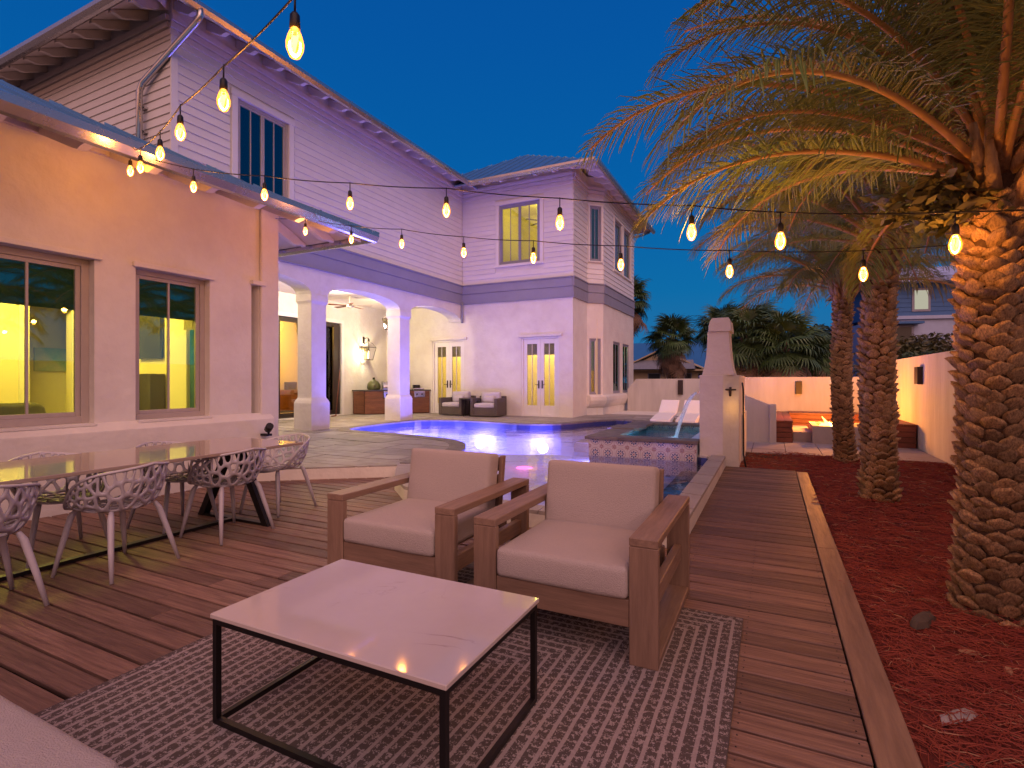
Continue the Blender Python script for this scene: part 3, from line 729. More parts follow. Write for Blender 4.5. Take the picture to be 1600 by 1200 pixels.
def french(fr, a0, a1):
    mb = MB(); z1 = 2.76
    fr.box(mb, a0, a0+.05, -.14, -.02, PZ, z1); fr.box(mb, a1-.05, a1, -.14, -.02, PZ, z1); fr.box(mb, a0+.05, a1-.05, -.14, -.02, z1-.05, z1); fr.box(mb, a0, a1, -.18, .03, PZ, PZ+.04)
    d = mb.build('french_door', M['white'], house, bevel=.004)
    mid = (a0+a1)/2
    for k, (x0, x1) in enumerate(((a0+.052, mid-.002), (mid+.002, a1-.052))):
        mb = MB(); st = .125
        fr.box(mb, x0, x0+st, -.11, -.06, PZ+.042, z1-.052); fr.box(mb, x1-st, x1, -.11, -.06, PZ+.042, z1-.052)
        fr.box(mb, x0+st, x1-st, -.11, -.06, z1-.052-st*1.3, z1-.052); fr.box(mb, x0+st, x1-st, -.11, -.06, PZ+.042, PZ+.36)
        mb.build('door_leaf', M['white'], d, bevel=.004)
        mb = MB(); fr.box(mb, x0+st-.01, x1-st+.01, -.088, -.082, PZ+.35, z1-.2); mb.build('pane', M['door_glass'], d)
        for q in (1,): 
            x = x0+st+(x1-x0-2*st)*.5; mb = MB(); fr.box(mb, x-.008, x+.008, -.095, -.055, PZ+.36, z1-.21); mb.build('muntin', M['white'], d)
        mb = MB(); fr.box(mb, x0+st, x1-st, -.10, -.092, z1-.58, z1-.2); mb.build('blind', M['band'], d)
        hx = x1-.06 if k == 0 else x0+.06
        mb = MB(); fr.box(mb, hx-.022, hx+.022, -.06, -.045, 1.08, 1.34); mb.tube([fr.P(hx,-.045,1.2), fr.P(hx,-.005,1.2), fr.P(hx+(-.11 if k == 0 else .11),-.003,1.2)], .011, 8); mb.build('handle', M['bronze'], d)
    mb = MB(); fr.box(mb, a0-.10, a1+.12, .001, .07, z1+.01, z1+.10); mb.build('lintel', M['stucco'], d, bevel=.01)
french(FB, 2.10, 3.43); french(FB, 5.66, 6.98)
room(FB, 1.2, 7.2, 1.2, .18, 3.4, 'room', th=.21)
room(FB, 4.3, 6.9, 2.8, 5.0, 7.8, 'room', th=.21)
wc = wall(FC, 1.41, .0, 8.3, [], s0=.201); siding(FC, 1.41, 4.66, 7.95, [], wc); band(FC, 1.43, -.03)
LD = math.hypot(.44,.44)
wd = wall(FD, LD, .0, 8.3, [(.09,.53,.86,2.78),(.09,.53,5.42,7.32)], th=.15); siding(FD, LD, 4.66, 7.95, [(.03,.59,5.32,7.42)], wd); band(FD, LD)
window(FD, .09, .53, .86, 2.78, cols=1, back=.05, fw=.05, lites=1, mframe='band'); window(FD, .09, .53, 5.42, 7.32, cols=1, back=.03, fw=.05, lites=1, casing=.05, mframe='band')
E1 = [(1.27,2.30,.86,2.78),(2.66,3.70,.86,2.78),(1.40,2.45,5.42,7.32),(2.72,3.86,5.42,7.32)]
we = wall(FE, 4.45, .0, 8.3, E1, th=.15); siding(FE, 4.45, 4.66, 7.95, [(1.30,2.55,5.32,7.42),(2.62,3.96,5.32,7.42)], we); band(FE, 4.45)
for w_ in E1: window(FE, *w_, cols=1, back=.05, fw=.05, lites=1, mframe='band', casing=.08 if w_[2] > 3 else 0)
mb = MB()
for fr, L in ((FC,1.43),(FD,LD),(FE,4.45)):
    for z, d in ((7.60,.04),(7.72,.07),(7.84,.10)): fr.box(mb, 0, L, .0, d, z, z+.10)
mb.build('frieze', M['soffit'], house)
MB().box(-13.0,21.92,0,-5.36,22.12,8.3).build('wall', M['stucco'], house)
MB().box(-16,22.13,0,-13,22.3,8.3).build('wall', M['stucco'], house)
# closed back of the main wing so nothing shows through
MB().box(-16.2,5.83,0,-16.0,22.3,8.3).build('wall', M['siding'], house)
MB().box(-16,6.05,4.12,-9.97,21.9,4.18).build('upper_floor', M['room_floor'], house); MB().box(-9.97,16.04,4.12,-5.86,21.9,4.18).build('upper_floor', M['room_floor'], house)
# swollen sill skirt under the bay windows
path = [(-5.66,17.20),(-5.64,17.23),(-5.20,17.67),(-5.20,22.1)]
prof = [(.0,.84),(.10,.83),(.15,.78),(.15,.66),(.11,.54),(.06,.46),(.0,.40)]
nrm = [(1,0),(.924,-.383),(.924,-.383),(1,0)]
mb = MB(); vs = []
for (x, y), (nx_, ny_) in zip(path, nrm):
    sc_ = 1/.924 if nx_ < 1 else 1
    for d, z in prof: vs.append((x+nx_*d*sc_, y+ny_*d*sc_, z))
k = len(prof); mb.add(vs, [(i*k+j, i*k+j+1, (i+1)*k+j+1, (i+1)*k+j) for i in range(3) for j in range(k-1)]+[tuple(range(k)), tuple(3*k+j for j in range(k-1,-1,-1))], False)
mb.build('sill_skirt', M['stucco'], house)
room(FE, -.12, 4.2, 3.0, .18, 3.4, 'room', th=.16)
# ---- roofs
def roof_face(pts, th, m, name, d=0.0, rib=None, parent=None):
    """pts 3D polygon counter-clockwise from above; moved down by d along its normal"""
    v = [Vector(p) for p in pts]; n = (v[1]-v[0]).cross(v[2]-v[0]).normalized(); n = n if n.z > 0 else -n
    v = [p-n*d for p in v]
    o = MB().prism([p-n*th for p in v], n*th).build(name, M[m], parent or house)
    return o
def ribs(p0, p1, q, n, up_of, name='standing_seam'):
    pass
def hip(x0, x1, y0, y1, z, p, nm='roof', faces='NSEW', rib_step=.42):
    """hip roof over eave rectangle; returns nothing"""
    w = min(x1-x0, y1-y0)/2; zr = z+p*w
    if x1-x0 < y1-y0: r0, r1 = ((x0+x1)/2, y0+w, zr), ((x0+x1)/2, y1-w, zr)
    else: r0, r1 = (x0+w, (y0+y1)/2, zr), (x1-w, (y0+y1)/2, zr)
    A, Bc, Cc, D = (x0,y0,z), (x1,y0,z), (x1,y1,z), (x0,y1,z)
    if x1-x0 < y1-y0: F = [('S',[A,Bc,r0]), ('E',[Bc,Cc,r1,r0]), ('N',[Cc,D,r1]), ('W',[D,A,r0,r1])]
    else: F = [('S',[A,Bc,r1,r0]), ('E',[Bc,Cc,r1]), ('N',[Cc,D,r0,r1]), ('W',[D,A,r0])]
    for k, P_ in F:
        if k not in faces: continue
        o = roof_face(P_, .03, 'roofmetal', 'roof'); roof_face(P_, .02, 'soffit', 'soffit', d=.035)
        # standing seams from eave up the slope
        e0, e1 = Vector(P_[0]), Vector(P_[1]); L = (e1-e0).length; u = (e1-e0)/L; tot = [Vector(q) for q in P_[2:]]
        inw = Vector((-u.y, u.x, 0)); mb = MB(); s = rib_step/2
        while s < L:
            # height of the face above this s
            h = min(s, L-s, w); b = e0+u*s; t = b+inw*h+Vector((0,0,p*h)); nn_ = Vector((0,0,1))
            if h > .1: mb.hexa([b-u*.012, b+u*.012, t+u*.012, t-u*.012], [b-u*.012+nn_*.035, b+u*.012+nn_*.035, t+u*.012+nn_*.035, t-u*.012+nn_*.035])
            s += rib_step
        if mb.v: mb.build('standing_seam', M['roofmetal'], o)
def gutter(p0, p1, n, parent=None):
    p0, p1, n = Vector(p0), Vector(p1), Vector((*n,0))
    pr = [(.0,.0),(.005,-.11),(.05,-.14),(.10,-.13),(.145,-.06),(.15,.01),(.142,.01),(.135,-.055),(.095,-.12),(.05,-.128),(.013,-.10),(.010,.0)]
    MB().prism([p0+n*d+Vector((0,0,z)) for d, z in pr], p1-p0).build('gutter', M['gutter'], parent or house)
    L = (p1-p0).length; k = int(L/1.2)
    for i in range(1, k+1):
        c = p0+(p1-p0)*(i/(k+1)); u = (p1-p0).normalized()*.012
        MB().hexa([c-u+n*0.0+Vector((0,0,.012)), c+u+n*0.0+Vector((0,0,.012)), c+u+n*.155+Vector((0,0,.012)), c-u+n*.155+Vector((0,0,.012))], [c-u+Vector((0,0,.018)), c+u+Vector((0,0,.018)), c+u+n*.155+Vector((0,0,.018)), c-u+n*.155+Vector((0,0,.018))]).build('gutter_strap', M['gutter'], parent or house)
def rafters(p0, p1, n, p, L=.85, step=.62, h=.16, parent=None, z_off=-.075, skip0=.3):
    """scrolled rafter tails hanging under the eave; n = outward normal; tail ends .06 inside the eave"""
    p0, p1, n = Vector(p0), Vector(p1), Vector((*n,0)); T = (p1-p0).length; u = (p1-p0)/T
    # profile (distance inwards from eave, height) along the slope
    pf = [(.07,-.0),(.07,-.045),(.13,-.055),(.20,-.10),(.26,-.145),(.34,-.16),(.42,-.165),(L,-.20),(L,.0)]
    me = None; s = skip0
    while s < T-.1:
        c = p0+u*s
        if me is None:
            mb = MB(); pts = [(-n*d+Vector((0,0,p*d+z+z_off)))-u*.04 for d, z in pf]
            mb.prism(pts, u*.08); me = mb.mesh('rafter_tail'); me.materials.append(M['rafter'])
            bm = bmesh.new(); bm.from_mesh(me); bmesh.ops.recalc_face_normals(bm, faces=bm.faces); bm.to_mesh(me); bm.free()
        o = bpy.data.objects.new('rafter_tail', me); COL.objects.link(o); o.parent = parent or house
        g = ORG[house.name]; o.location = (c.x-g[0], c.y-g[1], c.z-g[2]); s += step
# one-storey wing
hip(-13.47,-5.53,-6.0,6.25,3.60,.475, faces='NEW')
gutter((-5.53,-3,3.60),(-5.53,6.33,3.60),(1,0)); gutter((-9.6,6.25,3.60),(-5.45,6.25,3.60),(0,1))
rafters((-5.53,-2,3.60),(-5.53,6.0,3.60),(1,0),.475,L=1.0); rafters((-9.6,6.25,3.60),(-5.8,6.25,3.60),(0,1),.475,L=.8)
# diagonal hip rafter at the visible corner
MB().hexa([(-6.55,5.30,3.88),(-6.49,5.24,3.88),(-5.58,6.14,3.46),(-5.64,6.20,3.46)],[(-6.55,5.30,4.0),(-6.49,5.24,4.0),(-5.58,6.14,3.54),(-5.64,6.20,3.54)]).build('hip_rafter', M['rafter'], house)
MB().box(-6.62,-2,3.80,-6.50,5.40,3.95).build('frieze', M['soffit'], house)
# main wing (eave X=-9.05, Y=5.13) and far block (eave Y=15.12, X=-4.75)
ZE = 7.93
hip(-18.5,-9.05,5.13,24.0,ZE,.60, faces='SEW')
hip(-13.15,-4.72,15.12,23.6,ZE,.60)
gutter((-9.05,5.05,ZE),(-9.05,15.10,ZE),(1,0)); gutter((-17,5.13,ZE),(-8.97,5.13,ZE),(0,-1))
gutter((-9.03,15.12,ZE),(-4.66,15.12,ZE),(0,-1)); gutter((-4.72,15.04,ZE),(-4.72,23.6,ZE),(1,0))
rafters((-9.05,5.6,ZE),(-9.05,15.0,ZE),(1,0),.60); rafters((-17,5.13,ZE),(-9.5,5.13,ZE),(0,-1),.60)
rafters((-8.9,15.12,ZE),(-5.1,15.12,ZE),(0,-1),.60); rafters((-4.72,15.5,ZE),(-4.72,23.4,ZE),(1,0),.60,L=.6)
# downspout from the corner of the main gutter to the roof below
MB().tube([(-8.97,5.85,7.86),(-8.97,5.85,7.72),(-9.05,5.83,7.62),(-10.40,5.70,6.85),(-10.50,5.69,6.70),(-10.50,5.69,5.1)], .055, 10).build('downspout', M['gutter'], house)
for z in (6.4,5.95): MB().box(-10.57,5.74,z,-10.43,5.81,z+.04).build('pipe_strap', M['gutter'], house)
MB().tube([(-4.82,23.4,7.82),(-5.05,22.6,7.5),(-5.12,22.0,7.35)], .05, 10).build('downspout', M['gutter'], house)
MB().tube([(-9.70,15.74,4.05),(-9.70,15.74,3.35)], .04, 8).build('downspout', M['band'], house)
MB().hexa([(-9.80,5.78,8.05),(-9.72,5.70,8.05),(-9.08,5.10,7.70),(-9.16,5.18,7.70)],[(-9.80,5.78,8.30),(-9.72,5.70,8.30),(-9.08,5.10,7.84),(-9.16,5.18,7.84)]).build('hip_rafter', M['rafter'], house)
MB().hexa([(-5.68,15.80,8.05),(-5.60,15.74,8.05),(-4.78,15.10,7.68),(-4.86,15.16,7.68)],[(-5.68,15.80,8.30),(-5.60,15.74,8.30),(-4.78,15.10,7.84),(-4.86,15.16,7.84)]).build('hip_rafter', M['rafter'], house)
# ---- room lamps
WARM = (1,.75,.24)
point('room_light', (-9.0,3.3,3.1), 340, WARM, r=.25); point('room_light', (-9.2,.4,3.1), 150, WARM, r=.25)
point('room_light', (-15.0,12.4,3.2), 300, (1,.62,.10), r=.25)
point('room_light', (-10.4,16.8,3.1), 110, (1,.78,.38), r=.25); point('room_light', (-7.0,16.8,3.1), 110, (1,.78,.38), r=.25)
point('room_light', (-7.4,17.4,7.4), 60, WARM, r=.2)
point('room_light', (-6.9,20.2,3.0), 200, (1,.74,.28), r=.2)
# interior partition, doorway and window trim seen through the glass of the one-storey room
MB().box(-11.9,1.5,.12,-11.7,2.3,2.5).build('door_casing', M['white'], house)
MB().box(-10.1,3.9,.12,-9.95,7.0,3.4).build('partition_wall', M['room'], house) if False else None
pw_ = Fr((-10.2,.5),(0,1),(1,0)); wall(pw_, 4.5, .12, 3.35, [(1.4,2.3,.12,2.5),(3.45,4.0,.12,2.6)], th=.15, m='room', name='partition_wall')
mb = MB()
for a, b in ((1.4,2.3),(3.45,4.0)): pw_.box(mb, a-.12, a, .0, .04, .12, 2.5); pw_.box(mb, b, b+.12, .0, .04, .12, 2.5); pw_.box(mb, a-.16, b+.16, .0, .06, 2.5, 2.68)
mb.build('door_casing', M['white'], house)

# ================================================================ SPA AND FOUNTAIN WALL
spa = thing('spa', 'raised square spa faced with blue flowered tiles and brown stone coping beside the fountain wall', 'spa', (-1.95,8.75,0))
SX0, SX1, SY0, SY1, ST = -2.83, -1.06, 8.78, 12.5, .33
mb = MB()
mb.box(SX0,SY0,DEEP+.02,SX1,SY0+.25,ST-.001); mb.box(SX0,SY1-.25,DEEP+.02,SX1,SY1,ST-.001); mb.box(SX0,SY0+.25,DEEP+.02,SX0+.25,SY1-.25,ST-.001); mb.box(SX1-.2,SY0+.25,DEEP+.02,SX1,SY1-.25,ST-.001)
mb.build('spa_wall', M['plaster'], spa)
B(SX0+.25,SY0+.25,-.62,SX1-.2,SY1-.25,-.6).build('spa_floor', M['plaster'], spa)
def tile_mat():
    m = bpy.data.materials.new('flower_tile'); m.use_nodes = True; nt = m.node_tree; N = nt.nodes; L = nt.links; b = N['Principled BSDF']
    b.inputs['Roughness'].default_value = .22
    tc = N.new('ShaderNodeTexCoord'); s = N.new('ShaderNodeSeparateXYZ'); L.new(tc.outputs['UV'], s.inputs[0])
    def mth(op, a, b_=None, c=None):
        n = N.new('ShaderNodeMath'); n.operation = op
        for i, v in enumerate((a, b_, c)):
            if v is None: continue
            if isinstance(v, (int, float)): n.inputs[i].default_value = v
            else: L.new(v, n.inputs[i])
        return n.outputs[0]
    u = mth('SUBTRACT', s.outputs[0], .5); v = mth('SUBTRACT', s.outputs[1], .5)
    r = mth('SQRT', mth('ADD', mth('MULTIPLY', u, u), mth('MULTIPLY', v, v))); th = mth('ARCTAN2', v, u)
    pet = mth('COSINE', mth('MULTIPLY', th, 8)); lob = mth('ADD', .235, mth('MULTIPLY', pet, .055))
    ring = mth('MULTIPLY', mth('LESS_THAN', r, lob), mth('GREATER_THAN', r, .12))
    gaps = mth('GREATER_THAN', pet, -.45); flower = mth('MULTIPLY', ring, gaps); core = mth('LESS_THAN', r, .055)
    r2 = mth('MULTIPLY', mth('GREATER_THAN', r, .35), mth('LESS_THAN', r, .39))
    au = mth('ABSOLUTE', u); av = mth('ABSOLUTE', v); cu = mth('SUBTRACT', .5, au); cv = mth('SUBTRACT', .5, av)
    rc = mth('SQRT', mth('ADD', mth('MULTIPLY', cu, cu), mth('MULTIPLY', cv, cv))); tc_ = mth('ARCTAN2', cv, cu)
    corner = mth('LESS_THAN', rc, mth('ADD', .15, mth('MULTIPLY', mth('COSINE', mth('MULTIPLY', tc_, 8)), .06)))
    ccut = mth('GREATER_THAN', rc, .05); corner = mth('MULTIPLY', corner, ccut)
    def mixc(f, a, c):
        n = N.new('ShaderNodeMix'); n.data_type = 'RGBA'; L.new(f, n.inputs[0])
        if isinstance(a, tuple): n.inputs[6].default_value = (*a, 1)
        else: L.new(a, n.inputs[6])
        n.inputs[7].default_value = (*c, 1); return n.outputs[2]
    o = mixc(r2, (.62,.56,.50), (.36,.25,.24)); o = mixc(corner, o, (.38,.20,.18)); o = mixc(flower, o, (.05,.075,.20)); o = mixc(core, o, (.35,.12,.08))
    L.new(o, b.inputs['Base Color']); return m
M['tile'] = tile_mat()
def tile_piece(o3, ux, uz, nrm, uv, parent):     # a tile plate with UVs on its face
    o3, ux, uz, nrm = map(Vector, (o3, ux, uz, nrm)); me = bpy.data.meshes.new('tile')
    v = [o3, o3+ux, o3+ux+uz, o3+uz]; g = Vector(ORG[parent.name]); vs = [p-g for p in v]+[p+nrm-g for p in v]
    me.from_pydata([tuple(p) for p in vs], [], [(0,1,2,3),(4,5,6,7),(0,1,5,4),(1,2,6,5),(2,3,7,6),(3,0,4,7)])
    l = me.uv_layers.new(); q = [(uv[0],uv[1]),(uv[2],uv[1]),(uv[2],uv[3]),(uv[0],uv[3])]
    for f in me.polygons:
        for li in f.loop_indices: l.data[li].uv = q[me.loops[li].vertex_index % 4]
    return link('tile', me, M['tile'], parent)
tw = (SX1-SX0)/8
for i in range(8):
    for (za, zb, va, vb) in ((.215,.33,0,.52),(.0,.212,.0,.97),(-.22,-.003,0,1)):
        tile_piece((SX0+i*tw+.002, SY0-.001, za), (tw-.004,0,0), (0,0,zb-za), (0,-.012,0), (0,va,1,vb), spa)
for i in range(16):
    y = SY0+.002+i*.2215
    if y > SY1-.2: break
    for (za, zb, va, vb) in ((.215,.33,0,.52),(.0,.212,.0,.97)): tile_piece((SX0-.001, y, za), (0,.2185,0), (0,0,zb-za), (-.012,0,0), (0,va,1,vb), spa)
for i in range(6): tile_piece((SX0+.25+i*.22, SY1-.251, .20), (.218,0,0), (0,0,.13), (0,-.01,0), (0,0,1,.6), spa)
R = random.Random(9)
def cop(x0,y0,x1,y1,z=ST): B(x0,y0,z,x1,y1,z+.055).build('coping_stone', M['coping'], spa, bevel=.008)
for a, b in ((-2.90,-2.32),(-2.315,-1.70),(-1.695,-1.04)): cop(a, SY0-.05, b, SY0+.36)
for a, b in ((9.145,9.8),(9.805,10.3),(11.1,11.7)): cop(SX0-.06, a, SX0+.42, b)
cop(SX0-.12, 10.32, SX0+.5, 11.08, ST+.02)
for a, b in ((-2.90,-2.2),(-2.195,-1.6),(-1.595,-1.06)): cop(a, 11.72+.4, b, 12.52)
cop(SX0-.06,11.705,SX0+.42,12.115)
mb = MB(); mb.add([(SX0+.26,SY0+.26,.285),(SX1-.19,SY0+.26,.285),(SX1-.19,SY1-.26,.285),(SX0+.26,SY1-.26,.285)], [(0,1,2,3)])
mb.build('spa_water', M['spa_water'], spa, fix=False)
for y in (9.3,11.6): point('spa_light', (-1.9,y,-.25), 26, (.10,.75,.85), r=.1, parent=spa)
point('spa_light', (-1.6,9.75,.15), 14, (.55,.6,1), r=.1, parent=spa)

fw = thing('fountain_wall', 'tall stepped white stucco fountain wall with curved cap pouring water into the spa', 'wall', (-.8,9.0,0))
mb = MB(); ch = [(-1.03,8.88),(-.68,8.88),(-.46,9.10),(-.46,11.2),(-1.03,11.2)]
mb.prism([(x,y,-.25) for x,y in ch], (0,0,1.68)); mb.build('base_block', M['stucco'], fw, bevel=.01)
prof = [(-1.0,1.43),(-.965,1.55),(-.935,1.72),(-.92,1.9),(-.915,2.12),(-.595,2.12),(-.585,1.9),(-.57,1.72),(-.545,1.55),(-.51,1.43)]
MB().prism([(x,8.93,z) for x, z in prof], (0,.55,0)).build('tower_block', M['stucco'], fw, bevel=.008)
prof = [(-.90,2.121),(-.895,2.20),(-.875,2.29),(-.84,2.335),(-.60,2.335),(-.575,2.29),(-.565,2.20),(-.56,2.121)]
MB().prism([(x,8.90,z) for x, z in prof], (0,.62,0)).build('cap', M['stucco'], fw, bevel=.006)
MB().prism([(-.72,9.9,-.2),(-.44,9.9,-.2),(-.44,9.9,.75),(-.72,9.9,.75)], (0,1.5,0)).build('low_block', M['stucco'], fw, bevel=.01)
MB().box(-1.12,9.35,1.12,-1.03,9.95,1.16).build('scupper', M['steel'], fw)
# shower valve and lamp on the chamfer
MB().tube([(-.585,8.965,1.18),(-.60,8.93,1.20),(-.66,8.92,1.20)], .013).tube([(-.585,8.965,1.18),(-.55,8.955,1.20),(-.50,8.99,1.20)], .013).tube([(-.58,8.97,1.10),(-.575,8.95,1.24)], .018).build('shower_valve', M['bronze'], fw)
point('wall_lamp_light', (-.40,8.86,.92), 1.3, (1,.45,.07), r=.05)
# water sheet
mb = MB(); K = 14; vs = []; 
for i in range(K+1):
    t = i/K; x = -1.12-.42*t; z = 1.15-.865*t*t
    for j in range(7): vs.append((x+.012*noise.noise(Vector((j*1.3,t*2,0))), 9.38+.55*(j/6)*(1-.25*t)+.07*t, z))
mb.add(vs, [(i*7+j, i*7+j+1, (i+1)*7+j+1, (i+1)*7+j) for i in range(K) for j in range(6)], True)
o = mb.build('falling_water', M['fall'], fix=False); tag(o, 'sheet of water arcing from the fountain wall into the spa', 'waterfall')
md = o.modifiers.new('s','SOLIDIFY'); md.thickness = .012
mb = MB(); Rr = random.Random(4)
for k in range(60):
    a = Rr.uniform(0,2*PI); r = .28*Rr.random()**.6; mb.lathe((-1.56+r*math.cos(a), 9.68+r*1.1*math.sin(a), .285), [(.02,0),(.035,.008),(.02,.018*Rr.random()+.012),(.004,.022)], 7)
o = mb.build('splash', M['fall'], fix=False); o['kind'] = 'stuff'; o['label'] = 'white foam where the water sheet lands in the spa'
hose = MB().tube([(-.44,9.75,1.30),(-.42,9.6,1.2),(-.41,9.45,.9),(-.405,9.35,.5),(-.40,9.25,.15),(-.36,9.1,-.02)], .014, 8).build('hose', M['black']); tag(hose, 'dark hose hanging down the side of the fountain wall', 'hose')

# ================================================================ GARDEN WALLS, BENCHES, FIRE PIT
gw = tag(B(2.63,-2.5,-.5,2.85,17.2,1.83).build('garden_wall', M['garden_stucco']), 'tall pale weathered stucco garden wall along the right of the mulch bed', 'wall')
gw = tag(B(-1.6,17.0,-.5,2.628,17.22,1.44).build('garden_wall', M['garden_stucco']), 'low stucco garden wall behind the fire pit and wooden benches', 'wall')
mb = MB(); mb.prism([(-5.05,20.5,-.5),(-5.05,20.5,1.0),(-4.75,20.5,1.0+.36),(-4.7,20.5,1.40),(-1.6,20.5,1.41),(-1.6,20.5,-.5)], (0,.2,0))
gw = tag(mb.build('garden_wall', M['garden_stucco']), 'shaded grey stucco wall behind the white sun loungers', 'wall')
MB().box(-1.6,17.22,-.5,-1.4,20.6,1.41).build('garden_wall', M['garden_stucco'], gw)
def wlamp(x, y, z, n, label, w=.14, h=.26):
    t = thing('wall_light', label, 'wall light', (x,y,z), 0, 'box lights on the garden walls')
    nx_, ny_ = n; a = (x-ny_*w/2, y-nx_*w/2); 
    if nx_: B(x, y-w/2, z-h/2, x+nx_*.09, y+w/2, z+h/2).build('housing', M['bronze'], t, bevel=.005); B(x, y-w*.32, z-h/2-.006, x+nx_*.07, y+w*.32, z-h/2).build('lens', M['white'], t)
    else: B(x-w/2, y, z-h/2, x+w/2, y+ny_*.09, z+h/2).build('housing', M['bronze'], t, bevel=.005); B(x-w*.32, y, z-h/2-.006, x+w*.32, y+ny_*.07, z-h/2).build('lens', M['white'], t)
wlamp(.70,17.0,1.14,(0,-1),'dark box light on the low wall behind the fire pit', .16,.36)
wlamp(2.63,15.9,1.47,(-1,0),'dark box light on the tall right wall, the farther one', .26,.36)
wlamp(2.63,12.75,1.44,(-1,0),'dark box light on the tall right wall, the nearer one', .26,.34)
wlamp(-3.05,20.5,1.08,(0,-1),'dark box light on the grey wall above the sun loungers', .18,.55)
def bench(x0,y0,x1,y1,z0,z1,label,face):
    t = thing('bench', label, 'bench', ((x0+x1)/2,(y0+y1)/2,z0), 0, 'built in wooden benches around the fire pit')
    n = 4; h = (z1-.04-z0)/n
    for k in range(n): B(x0,y0,z0+k*h+.004,x1,y1,z0+(k+1)*h-.006).build('side_slat', M['bench_wood'], t, bevel=.004)
    B(x0+.01,y0+.01,z0,x1-.01,y1-.01,z1-.045).build('core', M['joist'], t)
    L = x1-x0; D = y1-y0; m = max(2, int(min(L,D)/.14))
    for k in range(m):
        if L > D: B(x0-.01,y0-.01+k*(D+.02)/m,z1-.04,x1+.01,y0-.01+(k+1)*(D+.02)/m-.006,z1).build('seat_slat', M['bench_wood'], t)
        else: B(x0-.01+k*(L+.02)/m,y0-.01,z1-.04,x0-.01+(k+1)*(L+.02)/m-.006,y1+.01,z1).build('seat_slat', M['bench_wood'], t)
bench(-.05,13.0,.42,16.9,-.02,.46,'red brown wooden bench left of the fire pit, end facing us','S')
bench(.44,15.9,2.60,16.9,-.02,.48,'red brown wooden bench against the wall behind the fire pit','S')
bench(2.18,13.0,2.60,15.88,-.02,.46,'red brown wooden bench along the tall wall right of the fire pit','S')
fp = thing('fire_pit', 'low white stucco fire pit with burning gas flame', 'fire pit', (1.2,13.8,-.02))
mb = MB(); mb.box(.80,13.1,-.02,2.0,13.22,.36); mb.box(.80,14.3,-.02,2.0,14.42,.36); mb.box(.80,13.22,-.02,.92,14.3,.36); mb.box(1.88,13.22,-.02,2.0,14.3,.36); mb.build('surround', M['paver'], fp)
B(.44,13.3,-.02,.798,15.2,.20).build('step', M['paver'], fp)
B(.92,13.22,.2,1.88,14.3,.27).build('burner_bed', M['granite'], fp)
def flame(x, y, z, h, r, m, s):
    R_ = random.Random(s); mb = MB(); pts = []; rs = []
    for i in range(8):
        t = i/7; pts.append((x+.06*math.sin(t*5+s)*t, y+.04*math.cos(t*4+s)*t, z+h*t)); rs.append(r*(1-t)**.8*(.6+.8*math.sin(min(1,t*3)*1.5))+.002)
    mb.tube(pts, rs, 8).build('flame', M[m], fp)
for k, (x, y, h, r) in enumerate(((1.12,13.7,.20,.05),(1.20,13.75,.14,.06),(1.30,13.7,.11,.06),(1.42,13.8,.09,.07),(1.55,13.75,.07,.06),(1.02,13.8,.12,.05),(1.08,13.72,.27,.03))): flame(x,y,.27,h,r,'flame_hot' if k in (1,2,3) else 'flame',k)
point('fire_light', (1.20,14.25,.72), 330, (1,.30,.03), r=.2)
# blue-shaded shower wing wall beside the path
MB().prism([(-.55,12.9,-.2),(-.55,12.9,1.02),(.0,12.9,.80),(.0,12.9,-.2)], (0,.16,0)).build('wing', M['garden_stucco'])
o = bpy.data.objects['wing']; o.name = 'wing_wall'; tag(o, 'low wing wall with sloping top between fountain wall and wooden bench', 'wall')
B(-.03,12.84,-.2,.10,13.0-.001,.82).build('end_post', M['garden_stucco'], o, bevel=.006)
# sun loungers beyond the spa
def lounger(x, y, label):
    t = thing('sun_lounger', label, 'sun lounger', (x,y,PZ), 0, 'white sun loungers beyond the spa')
    pr = [(-1.0,.12),(-.2,.22),(.2,.24),(.72,.60),(.78,.58),(.25,.16),(-.15,.13),(-.6,.0),(-1.0,.0)]
    MB().prism([(x-.26,y+a,PZ+b) for a, b in pr], (.52,0,0)).build('shell', M['white_cushion'], t, bevel=.02)
    MB().box(x-.3,y+.1,PZ,x+.3,y+.5,PZ+.1).build('foot', M['white'], t)
lounger(-2.72,15.6,'left of the two white loungers with raised backs beyond the spa'); lounger(-2.05,15.6,'right of the two white loungers, nearest the fountain wall')

# ================================================================ PORCH FURNITURE
isl = thing('outdoor_kitchen', 'corner outdoor kitchen of stained boards with dark stone counter', 'outdoor kitchen', (-12.2,14.6,PZ))
A, Bq = Vector((-12.55,14.0)), Vector((-11.12,15.78)); u = (Bq-A).normalized()
base = [(-13.05,14.0),(-12.57,14.02),(-11.14,15.80),(-13.05,15.80)]
MB().prism([(x,y,PZ) for x,y in base], (0,0,.80)).build('carcass', M['joist'], isl)
top = [(-13.08,13.94),(-12.52,13.94),(-11.06,15.80),(-13.08,15.80)]
MB().prism([(x,y,PZ+.81) for x,y in top], (0,0,.04)).build('counter', M['granite'], isl, bevel=.005)
FK = Fr(tuple(A), tuple(u), (u.y,-u.x)); LK = (Bq-A).length
for k in range(9):
    z = PZ+.03+k*.086
    mb = MB(); mb.box(-13.05,13.975,z,-12.56,13.998,z+.082); mb.build('cladding_board', M['cabinet'], isl)
    for a, b in ((0,.62),(1.58,LK)) if k > 5 else ((0,1.1),(1.105,LK)):
        mb = MB(); FK.box(mb, a, b, .004, .03, z, z+.082); mb.build('cladding_board', M['cabinet'], isl)
gr = thing('grill', 'stainless steel built in gas grill with lid closed', 'grill', (-12.0,14.9,PZ+.8))
